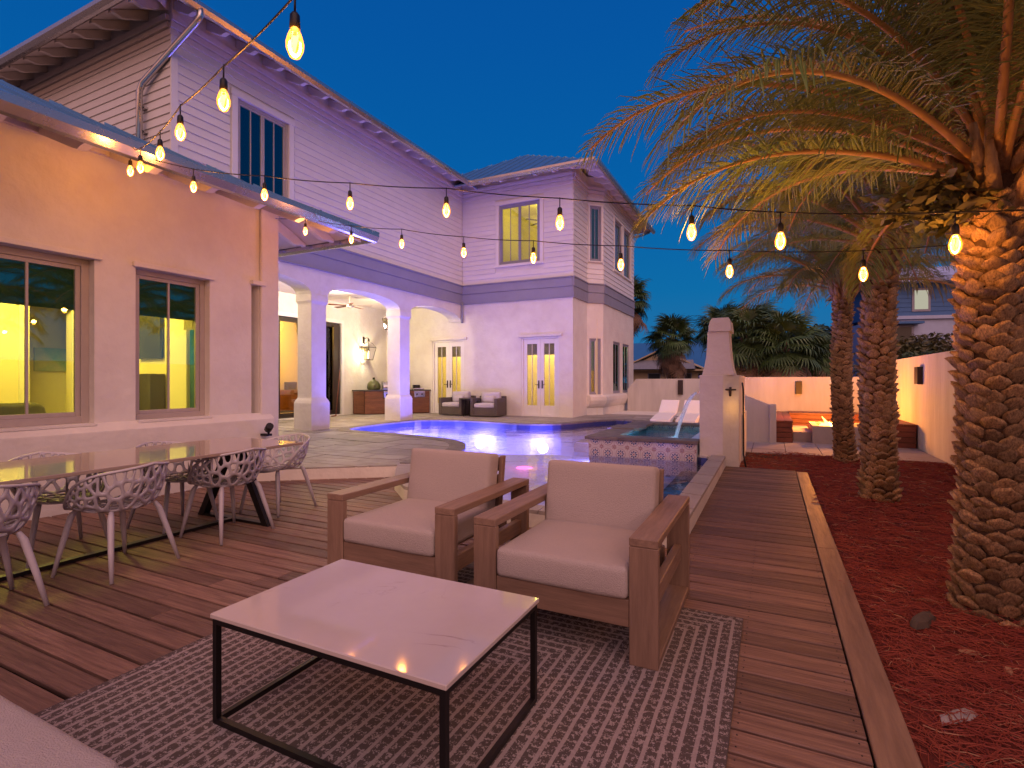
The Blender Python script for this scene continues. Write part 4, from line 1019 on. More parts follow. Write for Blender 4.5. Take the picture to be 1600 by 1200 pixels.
mb = MB(); FK.box(mb, .64, 1.56, -.45, .05, PZ+.56, PZ+.80); mb.build('control_panel', M['steel'], gr, bevel=.01)
for k in range(5):
    a = .74+k*.18; MB().tube([FK.P(a,.05,PZ+.68), FK.P(a,.09,PZ+.68)], .028, 10).build('knob', M['black'], gr)
mb = MB(); K = 8; pts = [FK.P(.64,.02,PZ+.86)]+[FK.P(.64,-.22+.24*math.cos(t*PI/2/K*1.0*1), PZ+.90+.26*math.sin(t*PI/2/K)) for t in range(K+1)]+[FK.P(.64,-.46,PZ+1.12), FK.P(.64,-.46,PZ+.86)]
MB().prism(pts, FK.u*.92).build('lid', M['steel'], gr)
MB().tube([FK.P(.70,.05,PZ+.95), FK.P(1.50,.05,PZ+.95)], .014).tube([FK.P(.70,.05,PZ+.95),FK.P(.70,.0,PZ+.95)],.01).tube([FK.P(1.5,.05,PZ+.95),FK.P(1.5,.0,PZ+.95)],.01).build('handle', M['steel'], gr)
eg = thing('kamado_grill', 'green ceramic dome cooker sunk in the counter beside the steel grill', 'grill', (-12.55,14.45,PZ+.85))
MB().lathe((-12.58,14.5,PZ+.85), [(.20,0),(.235,.04),(.24,.10),(.22,.20),(.16,.29),(.07,.34),(.05,.37)], 20).build('dome', mat('green_ceramic', (.10,.11,.035), .3, var=.2), eg)
MB().lathe((-12.58,14.5,PZ+.85+.37), [(.045,0),(.045,.05),(.03,.07)], 12).build('chimney_cap', M['black'], eg)
MB().tube([(-12.38,14.28,PZ+.99),(-12.32,14.22,PZ+1.0),(-12.38,14.36,PZ+.99)], .012).build('handle', M['bench_wood'], eg)
bu = thing('side_burner', 'small stainless side burner at the right end of the outdoor kitchen', 'grill', (-11.6,15.5,PZ+.8))
mb = MB(); FK.box(mb, 1.72, 2.12, -.35, .045, PZ+.58, PZ+.80); mb.build('control_panel', M['steel'], bu, bevel=.008)
for a in (1.82,2.0): MB().tube([FK.P(a,.045,PZ+.69), FK.P(a,.08,PZ+.69)], .026, 10).build('knob', M['black'], bu)
mb = MB(); FK.box(mb, 1.74, 2.10, -.36, .0, PZ+.86, PZ+.90); mb.build('lid', M['steel'], bu, bevel=.008)
mb = MB(); FK.box(mb, 1.78, 2.02, -.42, -.30, PZ+.90, PZ+1.02); tag(mb.build('toolbox', M['black']), 'small dark box standing on the kitchen counter by the door', 'box')
# lantern on the back wall
ln = thing('wall_lantern', 'lit copper gas lantern on the porch back wall above the kitchen', 'lantern', (-13.0,14.55,2.2))
def lantern(c, parent, s=1.0):
    x, y, z = c; mb = MB()
    T = [(-.16,-.16,.14),(.16,-.16,.14),(.16,.16,.14),(-.16,.16,.14)]; Bt = [(-.09,-.09,-.24),(.09,-.09,-.24),(.09,.09,-.24),(-.09,.09,-.24)]
    T = [Vector(c)+Vector(p)*s for p in T]; Bt = [Vector(c)+Vector(p)*s for p in Bt]; top = Vector(c)+Vector((0,0,.34))*s
    for i in range(4):
        mb.tube([T[i], T[(i+1)%4]], .011*s, 6); mb.tube([Bt[i], Bt[(i+1)%4]], .009*s, 6); mb.tube([T[i], Bt[i]], .008*s, 6); mb.tube([T[i], T[i].lerp(top,.5)+Vector((0,0,.03)), top], .007*s, 6)
    mb.lathe(top, [(.03*s,0),(.035*s,.03*s),(.02*s,.07*s)], 10); mb.build('cage', M['bronze'], parent)
    for i in range(4): MB().add([T[i]*.998+Vector(c)*.002, T[(i+1)%4]*.998+Vector(c)*.002, Bt[(i+1)%4], Bt[i]], [(0,1,2,3)]).build('pane', M['door_glass'], parent)
    MB().lathe((x,y,z-.2*s), [(.02*s,0),(.03*s,.05*s),(.028*s,.12*s),(.01*s,.2*s),(.002,.24*s)], 10).build('flame', M['lamp_glow'], parent)
lantern((-12.86,14.55,2.35), ln, 1.15)
MB().tube([(-12.86,14.55,2.74),(-12.86,14.55,2.84),(-12.98,14.55,2.86),(-13.09,14.55,2.80)], .012).box(-13.099,14.50,2.66,-13.085,14.60,2.90).build('bracket', M['bronze'], ln)
point('lantern_light', (-12.80,14.50,2.28), 55, (1,.80,.50), r=.06)
pl = thing('pendant_lantern', 'small lit lantern hanging from the porch ceiling between the right arches', 'lantern', (-11.2,13.6,3.1))
lantern((-11.2,13.62,3.22), pl, .9); MB().tube([(-11.2,13.62,3.55),(-11.2,13.62,3.979)], .008).build('chain', M['bronze'], pl)
point('lantern_light', (-11.2,13.62,3.16), 150, (1,.79,.47), r=.08)
point('porch_light', (-11.6,8.6,3.7), 190, (1,.78,.45), r=.15); point('porch_light', (-11.4,11.4,3.8), 150, (1,.78,.45), r=.15)
for y in (8.6,11.4): tag(MB().lathe((-11.5,y,3.95), [(.09,0),(.09,.03)], 16).build('recessed_light', M['lamp_glow']), 'round recessed light in the porch ceiling, %s' % ('nearer one' if y < 9 else 'farther one'), 'ceiling light', 'recessed porch lights')
fan = thing('ceiling_fan', 'ceiling fan with brown blades under the porch ceiling', 'ceiling fan', (-11.9,12.6,3.7))
MB().lathe((-11.9,12.6,3.62), [(.06,0),(.11,.03),(.11,.10),(.03,.14),(.02,.36)], 14).build('motor', M['white'], fan)
for k in range(5):
    a = .5+k*2*PI/5; d = Vector((math.cos(a), math.sin(a), 0)); q = Vector((-d.y, d.x, 0)); c = Vector((-11.9,12.6,3.69))
    MB().hexa([c+d*.12-q*.04-Vector((0,0,.01)), c+d*.68-q*.07-Vector((0,0,.02)), c+d*.68+q*.07+Vector((0,0,.0)), c+d*.12+q*.04], [c+d*.12-q*.04, c+d*.68-q*.07-Vector((0,0,.01)), c+d*.68+q*.07+Vector((0,0,.01)), c+d*.12+q*.04+Vector((0,0,.01))]).build('fan_blade', M['bench_wood'], fan)
# lounge chairs and side table by the house wall
def lounge(x, y, rz, label):
    t = thing('lounge_chair', label, 'armchair', (x,y,PZ), rz, 'wicker lounge chairs by the house wall')
    b = lambda *a, **k: B(*a).build(k['n'], M['wicker'], t, bevel=.02, local=True)
    b(-.45,-.42,.03,.45,.42,.30,n='seat_base'); b(-.47,-.44,.03,-.36,.44,.60,n='arm'); b(.36,-.44,.03,.47,.44,.60,n='arm'); b(-.47,.34,.03,.47,.46,.66,n='backrest')
    link('seat_cushion', soft_box(-.35,-.43,.30,.35,.30,.43, .04, .02), M['grey_cushion'], t); link('back_cushion', soft_box(-.34,.16,.43,.34,.34,.80, .05, .04), M['grey_cushion'], t)
    link('pillow', soft_box(-.2,.02,.44,.2,.18,.66, .06, .03), M['grey_cushion'], t)
lounge(-8.35,15.2,.12,'dark wicker armchair with grey cushions nearer the right french doors'); lounge(-9.62,15.3,-.05,'dark wicker armchair with grey cushions beside the left french doors')
st = thing('side_table', 'small dark round side table between the wicker armchairs', 'side table', (-8.98,14.9,PZ))
MB().lathe((-8.98,14.9,PZ+.56), [(.26,0),(.26,.025)], 20).build('table_top', M['black'], st)
for k in range(3):
    a = k*2*PI/3+.4; MB().tube([(-8.98+.20*math.cos(a),14.9+.20*math.sin(a),PZ), (-8.98+.12*math.cos(a),14.9+.12*math.sin(a),PZ+.56)], .012).build('leg', M['black'], st)
tag(MB().lathe((-8.82,15.12,PZ), [(.19,0),(.2,.3),(.2,.5),(.17,.52)], 18).build('garden_stool', M['black']), 'dark drum stool behind the small side table', 'stool')
# indoors
sf = thing('indoor_sofa', 'dark olive sofa back seen through the large left window', 'sofa', (-7.8,1.9,.12))
link('backrest', shift_mesh(soft_box(-7.6,.2,.3,-7.3,3.02,1.10,.12,.03), ORG[sf.name]), M['olive'], sf); link('seat', shift_mesh(soft_box(-8.3,.2,.2,-7.62,3.1,.60,.07,.02), ORG[sf.name]), M['olive'], sf)
tv = thing('television', 'flat black television on the wall seen through the second window', 'television', (-9.16,5.05,2.07))
B(-9.36,5.03,1.70,-8.72,5.08,2.45).build('screen', M['screen'], tv, bevel=.01); B(-9.3,5.08,1.95,-9.1,5.099,2.2).build('wall_mount', M['black'], tv)
cb = thing('speaker_cabinet', 'dark square cabinet below the television inside the second window', 'cabinet', (-9.16,4.9,.12))
B(-9.30,4.85,.55,-8.66,5.08,1.45).build('body', M['screen'], cb, bevel=.01); B(-9.40,4.80,.12,-8.60,5.08,.55).build('plinth', M['room'], cb)
pil = B(-8.40,4.95,.12,-7.98,5.09,3.38).build('pilaster', M['white'], house)
dr = thing('dark_curtain', 'narrow dark drape with pale edge inside the second window', 'curtain', (-7.8,4.9,.12))
mb = MB()
for k in range(9): mb.tube([(-7.80+k*.022,4.95+.02*(k%2),.15),(-7.80+k*.022,4.95+.02*(k%2),2.1)], .022, 6)
mb.build('drape', M['blind'], dr)
B(-7.90,4.9,.15,-7.84,5.0,2.1).build('edge', M['white'], dr)
def art(nm, x, y, z, w, h, axis, cols, label):
    t = thing(nm, label, 'picture', (x,y,z))
    m = mat('art_'+nm, cols[0], .6, var=.9, vscale=2.2, vcol=cols[1])
    if axis == 'X': B(x,y-w/2,z-h/2,x+.03,y+w/2,z+h/2).build('canvas', m, t)
    else: B(x-w/2,y-.03,z-h/2,x+w/2,y,z+h/2).build('canvas', m, t)
art('wall_picture', -11.75, 4.90, 1.72, .55, .42, 'X', ((.08,.32,.34),(.55,.5,.42)), 'blue green painting glimpsed through the inner doorway')
MB().box(-11.85,3.4,.12,-11.76,5.8,3.3).build('back_wall', M['room'], house)
art('wall_picture', -17.78, 13.4, 1.95, 1.0, 1.15, 'X', ((.05,.40,.48),(.30,.36,.50)), 'turquoise painting inside the sliding glass door')
sb = thing('sideboard', 'long brown sideboard inside the sliding glass door', 'sideboard', (-15.6,13.4,.18))
B(-16.2,12.4,.25,-15.7,14.6,1.0).build('body', M['cabinet'], sb, bevel=.01); B(-16.15,12.5,.18,-15.75,14.5,.25).build('plinth', M['joist'], sb)
vs_ = thing('twig_vase', 'vase of dark twigs on the sideboard inside', 'vase', (-15.9,12.7,1.0))
MB().lathe((-15.95,12.75,1.001), [(.06,0),(.1,.1),(.07,.22),(.05,.26)], 12).build('vase', M['black'], vs_)
mb = MB(); R = random.Random(2)
for k in range(12): mb.tube([(-15.95,12.75,1.2),(-15.95+R.uniform(-.15,.15),12.75+R.uniform(-.15,.15),1.6),(-15.95+R.uniform(-.3,.3),12.75+R.uniform(-.3,.3),1.95)], .008, 5)
mb.build('twigs', M['bark'], vs_)
MB().box(-16.1,13.6,1.002,-15.8,14.0,1.28).build('box', M['black']); tag(bpy.data.objects['box'], 'small dark box on the sideboard inside the sliding door', 'box')
br = MB().tube([(-12.93,13.05,.2),(-12.98,13.28,1.7)], .014, 6).tube([(-12.93,13.05,.2),(-12.90,13.0,.17),(-12.86,12.8,.17)], .03, 6).build('broom', M['bench_wood']); tag(br, 'thin broom leaning at the right side of the sliding door', 'broom')
cf = thing('indoor_fan', 'ceiling fan seen inside the upstairs window', 'ceiling fan', (-7.2,17.2,7.2))
MB().lathe((-7.2,17.2,6.9), [(.05,0),(.1,.03),(.1,.1),(.02,.14),(.02,.88)], 12).build('motor', M['bronze'], cf)
for k in range(5):
    a = .2+k*2*PI/5; d = Vector((math.cos(a), math.sin(a), 0)); q = Vector((-d.y, d.x, 0)); c = Vector((-7.2,17.2,6.97))
    MB().hexa([c+d*.1-q*.04, c+d*.7-q*.06, c+d*.7+q*.06, c+d*.1+q*.04], [p+Vector((0,0,.012)) for p in (c+d*.1-q*.04, c+d*.7-q*.06, c+d*.7+q*.06, c+d*.1+q*.04)]).build('fan_blade', M['bronze'], cf)

# ================================================================ LOUNGE FURNITURE ON THE DECK
def rug_mat():
    m = bpy.data.materials.new('rug'); m.use_nodes = True; nt = m.node_tree; N = nt.nodes; L = nt.links; b = N['Principled BSDF']
    b.inputs['Roughness'].default_value = .95; b.inputs['Specular IOR Level'].default_value = .15
    tc = N.new('ShaderNodeTexCoord'); s = N.new('ShaderNodeSeparateXYZ'); L.new(tc.outputs['Object'], s.inputs[0])
    def mth(op, a, b_=None, c=None):
        n = N.new('ShaderNodeMath'); n.operation = op
        for i, v in enumerate((a, b_, c)):
            if v is None: continue
            if isinstance(v, (int, float)): n.inputs[i].default_value = v
            else: L.new(v, n.inputs[i])
        return n.outputs[0]
    X, Y = s.outputs[0], s.outputs[1]
    dx = mth('SUBTRACT', 1.255, mth('ABSOLUTE', X)); dy = mth('SUBTRACT', 2.0, mth('ABSOLUTE', Y))
    d = mth('MINIMUM', dx, dy); isx = mth('LESS_THAN', dx, dy)
    along = mth('ADD', mth('MULTIPLY', isx, Y), mth('MULTIPLY', mth('SUBTRACT', 1, isx), X))
    dn = N.new('ShaderNodeTexNoise'); dn.inputs['Scale'].default_value = 5; L.new(tc.outputs['Object'], dn.inputs['Vector'])
    d2 = mth('ADD', d, mth('MULTIPLY', mth('SUBTRACT', dn.outputs[0], .5), .012))
    ph = mth('DIVIDE', d2, .056); fr = mth('FRACT', ph); row = mth('FLOOR', ph)
    line = mth('MULTIPLY', mth('GREATER_THAN', fr, .72), 1)
    cv = N.new('ShaderNodeCombineXYZ'); L.new(mth('MULTIPLY', along, 26), cv.inputs[0]); L.new(mth('MULTIPLY', ph, 2.2), cv.inputs[1]); L.new(mth('MULTIPLY', row, 3.7), cv.inputs[2])
    n1 = N.new('ShaderNodeTexNoise'); n1.inputs['Scale'].default_value = 1.0; n1.inputs['Detail'].default_value = 3; n1.inputs['Roughness'].default_value = .8; L.new(cv.outputs[0], n1.inputs['Vector'])
    bp_ = mth('FRACT', mth('ADD', mth('ADD', mth('DIVIDE', along, .046), mth('MULTIPLY', row, .37)), mth('MULTIPLY', n1.outputs[0], 1.9)))
    blk = mth('GREATER_THAN', mth('ADD', bp_, mth('MULTIPLY', mth('SUBTRACT', n1.outputs[0], .5), 1.5)), .70)
    n2 = N.new('ShaderNodeTexNoise'); n2.inputs['Scale'].default_value = 130; n2.inputs['Detail'].default_value = 2; L.new(tc.outputs['Object'], n2.inputs['Vector'])
    fleck = mth('GREATER_THAN', n2.outputs[0], .64)
    mid = mth('MAXIMUM', mth('MULTIPLY', blk, mth('GREATER_THAN', n2.outputs[0], .44)), mth('MULTIPLY', fleck, mth('GREATER_THAN', n1.outputs[0], .50)))
    f = mth('MAXIMUM', line, mid); edge = mth('GREATER_THAN', mth('MINIMUM', dx, dy), .003); f = mth('MULTIPLY', f, edge)
    bl = N.new('ShaderNodeMix'); bl.data_type = 'RGBA'; L.new(f, bl.inputs[0]); bl.inputs[6].default_value = (.092,.072,.067,1)
    c2 = N.new('ShaderNodeMix'); c2.data_type = 'RGBA'; L.new(n2.outputs[0], c2.inputs[0]); c2.inputs[6].default_value = (.24,.19,.18,1); c2.inputs[7].default_value = (.38,.32,.31,1)
    L.new(c2.outputs[2], bl.inputs[7]); L.new(bl.outputs[2], b.inputs['Base Color'])
    bp = N.new('ShaderNodeBump'); bp.inputs['Strength'].default_value = .8; bp.inputs['Distance'].default_value = .006
    h = mth('ADD', f, mth('MULTIPLY', n2.outputs[0], .5)); L.new(h, bp.inputs['Height']); L.new(bp.outputs[0], b.inputs['Normal'])
    return m
bm = bmesh.new(); bmesh.ops.create_grid(bm, x_segments=40, y_segments=60, size=1)
for v in bm.verts: v.co = Vector((v.co.x*1.255, v.co.y*2.0, .012+.0012*noise.noise(v.co*4)))
ex = bmesh.ops.extrude_face_region(bm, geom=bm.faces[:]); 
for e in ex['geom']:
    if isinstance(e, bmesh.types.BMVert): e.co.z = .0035
bmesh.ops.recalc_face_normals(bm, faces=bm.faces)
me = bpy.data.meshes.new('rug'); bm.to_mesh(me); bm.free()
rug = link('rug', me, rug_mat()); rug.location = (-1.395,1.225,0); tag(rug, 'grey brown outdoor rug with broken pale stripes on the deck', 'rug')
def armchair(label, loc, rz):
    t = thing('armchair', label, 'armchair', loc, rz, 'teak armchairs with pale cushions')
    Wd, D, H = .98, 1.04, .60; pw, pt = .135, .042
    def b(n, m, *a, bev=.004): return B(*a).build(n, M[m], t, bevel=bev, local=True)
    for s in (-1, 1):
        x0, x1 = (-Wd/2, -Wd/2+pw) if s < 0 else (Wd/2-pw, Wd/2)
        b('leg','teak', x0,0,0,x1,pt,H-pt); b('leg','teak', x0,D-pt,0,x1,D,H-pt)
        b('arm_rest','teak_h', x0,-.001,H-pt+.001,x1,D+.001,H); b('runner','teak_h', x0+.001,pt+.001,.0,x1-.001,D-pt-.001,pt-.004)
        b('side_rail','teak_h', x0+.045,pt+.002,.20,x0+.09,D-pt-.002,.30)
    ix = Wd/2-pw
    b('apron','teak_x', -ix+.001,.008,.17,ix-.001,.045,.30); b('back_rail','teak_x', -ix+.001,D-.14,.17,ix-.001,D-.10,.30)
    for k in range(7): b('seat_slat','teak_h', -ix+.02+k*.098,.046,.285,-ix+.09+k*.098,D-.141,.30,bev=0)
    for k in range(3):
        z = .42+k*.125; b('back_slat','teak_x', -ix+.001,D-.20+k*.02,z,ix-.001,D-.175+k*.02,z+.10)
    for s in (-1,1): MB().hexa([(s*ix-.03*s,D-.24,.30),(s*ix-.002*s,D-.24,.30),(s*ix-.002*s,D-.19,.30),(s*ix-.03*s,D-.19,.30)],[(s*ix-.03*s,D-.165,.78),(s*ix-.002*s,D-.165,.78),(s*ix-.002*s,D-.115,.78),(s*ix-.03*s,D-.115,.78)]).build('back_post', M['teak'], t, bevel=.003, local=True)
    link('seat_cushion', soft_box(-ix+.006,-.012,.302,ix-.006,D-.26,.452,.028,.012), M['cushion'], t)
    bc = link('back_cushion', soft_box(-ix+.01,-.075,0,ix-.01,.075,.42,.03,.012), M['cushion'], t); bc.location = (0,D-.335,.40); bc.rotation_euler = (-.16,0,0)
    return t
AC = armchair('right hand teak armchair with pale cushions, nearer the wooden walkway', (-.955,2.46,.012), 0)
dup(AC, (-2.115,2.55,.012), 0, 'left hand teak armchair with pale cushions, behind the far edge of the coffee table')

def marble():
    m = mat('marble_top', (.53,.46,.43), .14, var=.06, vscale=4, coat=.3); nt = m.node_tree; N = nt.nodes; L = nt.links; b = N['Principled BSDF']
    tc = N.new('ShaderNodeTexCoord'); n = N.new('ShaderNodeTexNoise'); n.inputs['Scale'].default_value = 2.6; n.inputs['Detail'].default_value = 9; n.inputs['Distortion'].default_value = 1.5; L.new(tc.outputs['Object'], n.inputs['Vector'])
    a = N.new('ShaderNodeMath'); a.operation = 'SUBTRACT'; a.inputs[1].default_value = .5; L.new(n.outputs[0], a.inputs[0])
    c = N.new('ShaderNodeMath'); c.operation = 'ABSOLUTE'; L.new(a.outputs[0], c.inputs[0])
    r = N.new('ShaderNodeMapRange'); r.inputs[1].default_value = 0; r.inputs[2].default_value = .016; r.inputs[3].default_value = 1; r.inputs[4].default_value = 0; L.new(c.outputs[0], r.inputs[0])
    n2 = N.new('ShaderNodeTexNoise'); n2.inputs['Scale'].default_value = 2.2; L.new(tc.outputs['Object'], n2.inputs['Vector'])
    r2 = N.new('ShaderNodeMapRange'); r2.inputs[1].default_value = .52; r2.inputs[2].default_value = .66; r2.inputs[4].default_value = .8; L.new(n2.outputs[0], r2.inputs[0])
    mu = N.new('ShaderNodeMath'); mu.operation = 'MULTIPLY'; L.new(r.outputs[0], mu.inputs[0]); L.new(r2.outputs[0], mu.inputs[1])
    mi = N.new('ShaderNodeMix'); mi.data_type = 'RGBA'; src = b.inputs['Base Color'].links[0].from_socket
    L.new(mu.outputs[0], mi.inputs[0]); L.new(src, mi.inputs[6]); mi.inputs[7].default_value = (.25,.19,.19,1); L.new(mi.outputs[2], b.inputs['Base Color'])
    for l in list(b.inputs['Roughness'].links): L.remove(l)
    b.inputs['Roughness'].default_value = .07
    return m
ct = thing('coffee_table', 'low coffee table with pale marble top and thin black frame on the rug', 'coffee table', (-1.415,1.67,.012))
B(-1.962,1.318,.422,-.868,2.020,.441).build('table_top', marble(), ct, bevel=.003)
q = .022
for x in (-1.955,-.875-q):
    for y in (1.325,2.013-q): B(x,y,.0125,x+q,y+q,.4215).build('leg', M['black'], ct)
    B(x,1.325+q,.0125,x+q,2.013-q,.0125+q).build('base_rail', M['black'], ct); B(x,1.325+q,.40,x+q,2.013-q,.4215).build('top_rail', M['black'], ct)
for y in (1.325,2.013-q): B(-1.955+q,y,.40,-.875-q,y+q,.4215).build('top_rail', M['black'], ct)
B(-1.955+q,1.325,.0125,-.875-q,1.325+q,.0125+q).build('base_rail', M['black'], ct)
so = thing('sofa', 'corner of a pale cushioned sofa at the lower left beside the rug', 'sofa', (-1.9,.2,0))
link('seat_cushion', shift_mesh(soft_box(-2.75,-.15,.30,-1.375,.715,.455,.035,.012), ORG[so.name]), M['cushion'], so)
B(-2.75,-.15,.12,-1.39,.70,.298).build('frame', M['teak_x'], so, bevel=.006)
for x in (-2.7,-1.46): 
    for y in (-.1,.62): B(x,y,.013,x+.06,y+.06,.12).build('leg', M['teak'], so)

# ---- dining table and vegetal chairs
dt = thing('dining_table', 'long dining table with glossy brown top and black trestle base', 'dining table', (-4.62,2.3,0))
B(-5.10,.55,.722,-4.09,3.70,.748).build('table_top', M['table_top'], dt, bevel=.003)
for y in (3.38,.95):
    for s in (-1,1):
        x0 = -4.66; MB().hexa([(x0+s*.47-.04,y-.035,0),(x0+s*.47+.04,y-.035,0),(x0+s*.47+.04,y+.035,0),(x0+s*.47-.04,y+.035,0)],[(x0+s*.06-.04,y-.035,.70),(x0+s*.06+.04,y-.035,.70),(x0+s*.06+.04,y+.035,.70),(x0+s*.06-.04,y+.035,.70)]).build('leg', M['black'], dt)
    B(-5.09,y-.03,.0,-4.23,y+.03,.025).build('foot_bar', M['black'], dt); B(-5.0,y-.05,.70,-4.3,y+.05,.7215).build('top_plate', M['black'], dt)
B(-4.69,.98,.0,-4.63,3.35,.028).build('stretcher', M['black'], dt)
def clip_half(poly, a, b, c):   # keep a*x+b*y <= c
    out = []
    for i in range(len(poly)):
        p, q_ = poly[i-1], poly[i]; dp, dq = a*p[0]+b*p[1]-c, a*q_[0]+b*q_[1]-c
        if (dp <= 0) != (dq <= 0):
            t = dp/(dp-dq); out.append((p[0]+(q_[0]-p[0])*t, p[1]+(q_[1]-p[1])*t))
        if dq <= 0: out.append(q_)
    return out
def veg_shell():
    R = random.Random(21); seeds = []
    while len(seeds) < 118:
        p = (R.uniform(-1,1), R.uniform(-1,1)); rr = math.hypot(*p)
        if rr > .97: continue
        dmin = .155 if rr > .45 else .19
        if all(math.hypot(p[0]-q[0], p[1]-q[1]) > dmin*(.80) for q in seeds): seeds.append(p)
        if R.random() < .0004: break
    disc = [(math.cos(2*PI*k/48), math.sin(2*PI*k/48)) for k in range(48)]
    def map3(x, y):
        r = math.hypot(x, y); th = math.atan2(y, x)      # +X is the front
        front = max(0, math.cos(th)); back = max(0, -math.cos(th))
        side = abs(math.sin(th))
        ang = abs(th)/PI                                  # 0 front, 1 back
        h = .435+(.765-.435)*(1/(1+math.exp(-(ang-.42)*13)))*(.80+.20*ang**2)
        sr = .42
        if r < sr: k = r/sr; return Vector((.205*k*math.cos(th)+.02, .205*k*math.sin(th), .440-.012*(1-k*k)+(.0)))
        k = (r-sr)/(1-sr); s = k**.85
        R0 = .205+(.295-.205)*math.sin(s*PI/2)**.8; 
        z = .440+(h-.440)*(s**1.25)
        ex = 1.0 if math.cos(th) < 0 else .92
        return Vector((R0*math.cos(th)*ex+.02-.035*back*s, R0*math.sin(th)*1.0, z))
    V = []; F = []; idx = {}
    def vid(p, key=None):
        k = (round(p[0],4), round(p[1],4))
        if k not in idx: idx[k] = len(V); V.append(map3(p[0], p[1]))
        return idx[k]
    for i, s in enumerate(seeds):
        poly = disc
        for j, q in enumerate(seeds):
            if i == j: continue
            a, b = q[0]-s[0], q[1]-s[1]
            if math.hypot(a, b) > .9: continue
            poly = clip_half(poly, a, b, (q[0]**2+q[1]**2-s[0]**2-s[1]**2)/2)
            if len(poly) < 3: break
        if len(poly) < 3: continue
        # drop tiny edges
        pl = []
        for p in poly:
            p = (round(p[0],4), round(p[1],4))
            if not pl or p != pl[-1]: pl.append(p)
        if pl[0] == pl[-1]: pl.pop()
        res = []
        for a, b in zip(pl, pl[1:]+pl[:1]):
            res.append(a)
            if math.hypot(a[0]-b[0], a[1]-b[1]) > .10: res.append(((a[0]+b[0])/2, (a[1]+b[1])/2))
        cx = sum(p[0] for p in pl)/len(pl); cy = sum(p[1] for p in pl)/len(pl)
        w = .0185; inn_ = []
        for p in res:
            d = math.hypot(p[0]-cx, p[1]-cy); k = max(.2, 1-(w*1.45)/max(d,.001)); k = min(k, .88)
            inn_.append((cx+(p[0]-cx)*k, cy+(p[1]-cy)*k))
        # round the hole a little
        m = len(inn_); inn_ = [((inn_[q-1][0]+2*inn_[q][0]+inn_[(q+1)%m][0])/4, (inn_[q-1][1]+2*inn_[q][1]+inn_[(q+1)%m][1])/4) for q in range(m)]
        o_ = [vid(p) for p in res]; base = len(V)
        for p in inn_: V.append(map3(*p))
        for k in range(m): F.append((o_[k], o_[(k+1)%m], base+(k+1)%m, base+k))
    me = bpy.data.meshes.new('seat_shell'); me.from_pydata([tuple(v) for v in V], [], F); me.update()
    bm = bmesh.new(); bm.from_mesh(me); bmesh.ops.remove_doubles(bm, verts=bm.verts, dist=.0015)
    bmesh.ops.recalc_face_normals(bm, faces=bm.faces)
    bmesh.ops.solidify(bm, geom=bm.faces[:], thickness=.012)
    bmesh.ops.subdivide_edges(bm, edges=[e for e in bm.edges if e.calc_length() > .05], cuts=1, use_grid_fill=True)
    bmesh.ops.smooth_vert(bm, verts=bm.verts, factor=.25, use_axis_x=True, use_axis_y=True, use_axis_z=True)
    bm.to_mesh(me); bm.free()
    me.polygons.foreach_set('use_smooth', [True]*len(me.polygons))
    rim = [map3(.995*math.cos(2*PI*k/48), .995*math.sin(2*PI*k/48)) for k in range(49)]
    return me, rim
SH, RIM = veg_shell()
def veg_chair(label, loc, rz):
    t = thing('lattice_chair', label, 'chair', loc, rz, 'grey lattice armchairs around the dining table')
    link('seat_shell', SH, M['chair_plastic'], t)
    MB().tube(RIM, .0105, 6, cap=False).build('rim', M['chair_plastic'], t, local=True)
    for sx in (-1,1):
        for sy in (-1,1):
            MB().tube([(sx*.155+.02,sy*.165,.445),(sx*.175+.02,sy*.185,.40),(sx*.215+.01,sy*.225,.2),(sx*.255,sy*.26,0)], [.014,.021,.018,.0125], 10).build('leg', M['chair_plastic'], t, local=True)
    return t
VC = veg_chair('lattice chair cut off by the left edge, near side of the table', (-4.16,1.35,0), PI-.05)
for (x, y, rz, lb) in ((-4.22,2.15,PI+.22,'second lattice chair from the left, near side of table'),
                       (-4.30,3.06,PI+.04,'lattice chair on the near side, closest to the teak armchairs'),
                       (-4.62,3.86,-PI/2+.06,'lattice chair at the head of the table, beside the patio step'),
                       (-5.02,3.02,.05,'lattice chair on the wall side of the table below the second window'),
                       (-5.02,2.12,-.05,'lattice chair on the wall side of the table, left of the second window'),
                       (-5.02,1.25,0,'lattice chair on the wall side of the table, farthest to the left')):
    dup(VC, (x,y,0), rz, lb)
pt_ = thing('spotlight', 'small dark garden spotlight at the foot of the house corner', 'spotlight', (-6.36,5.15,.12))
MB().tube([(-6.30,5.08,.66),(-6.22,5.05,.72)], .05, 10).tube([(-6.31,5.1,.60),(-6.31,5.1,.68)], .015).box(-6.43,5.06,.57,-6.29,5.14,.60).build('head', M['black'], pt_)

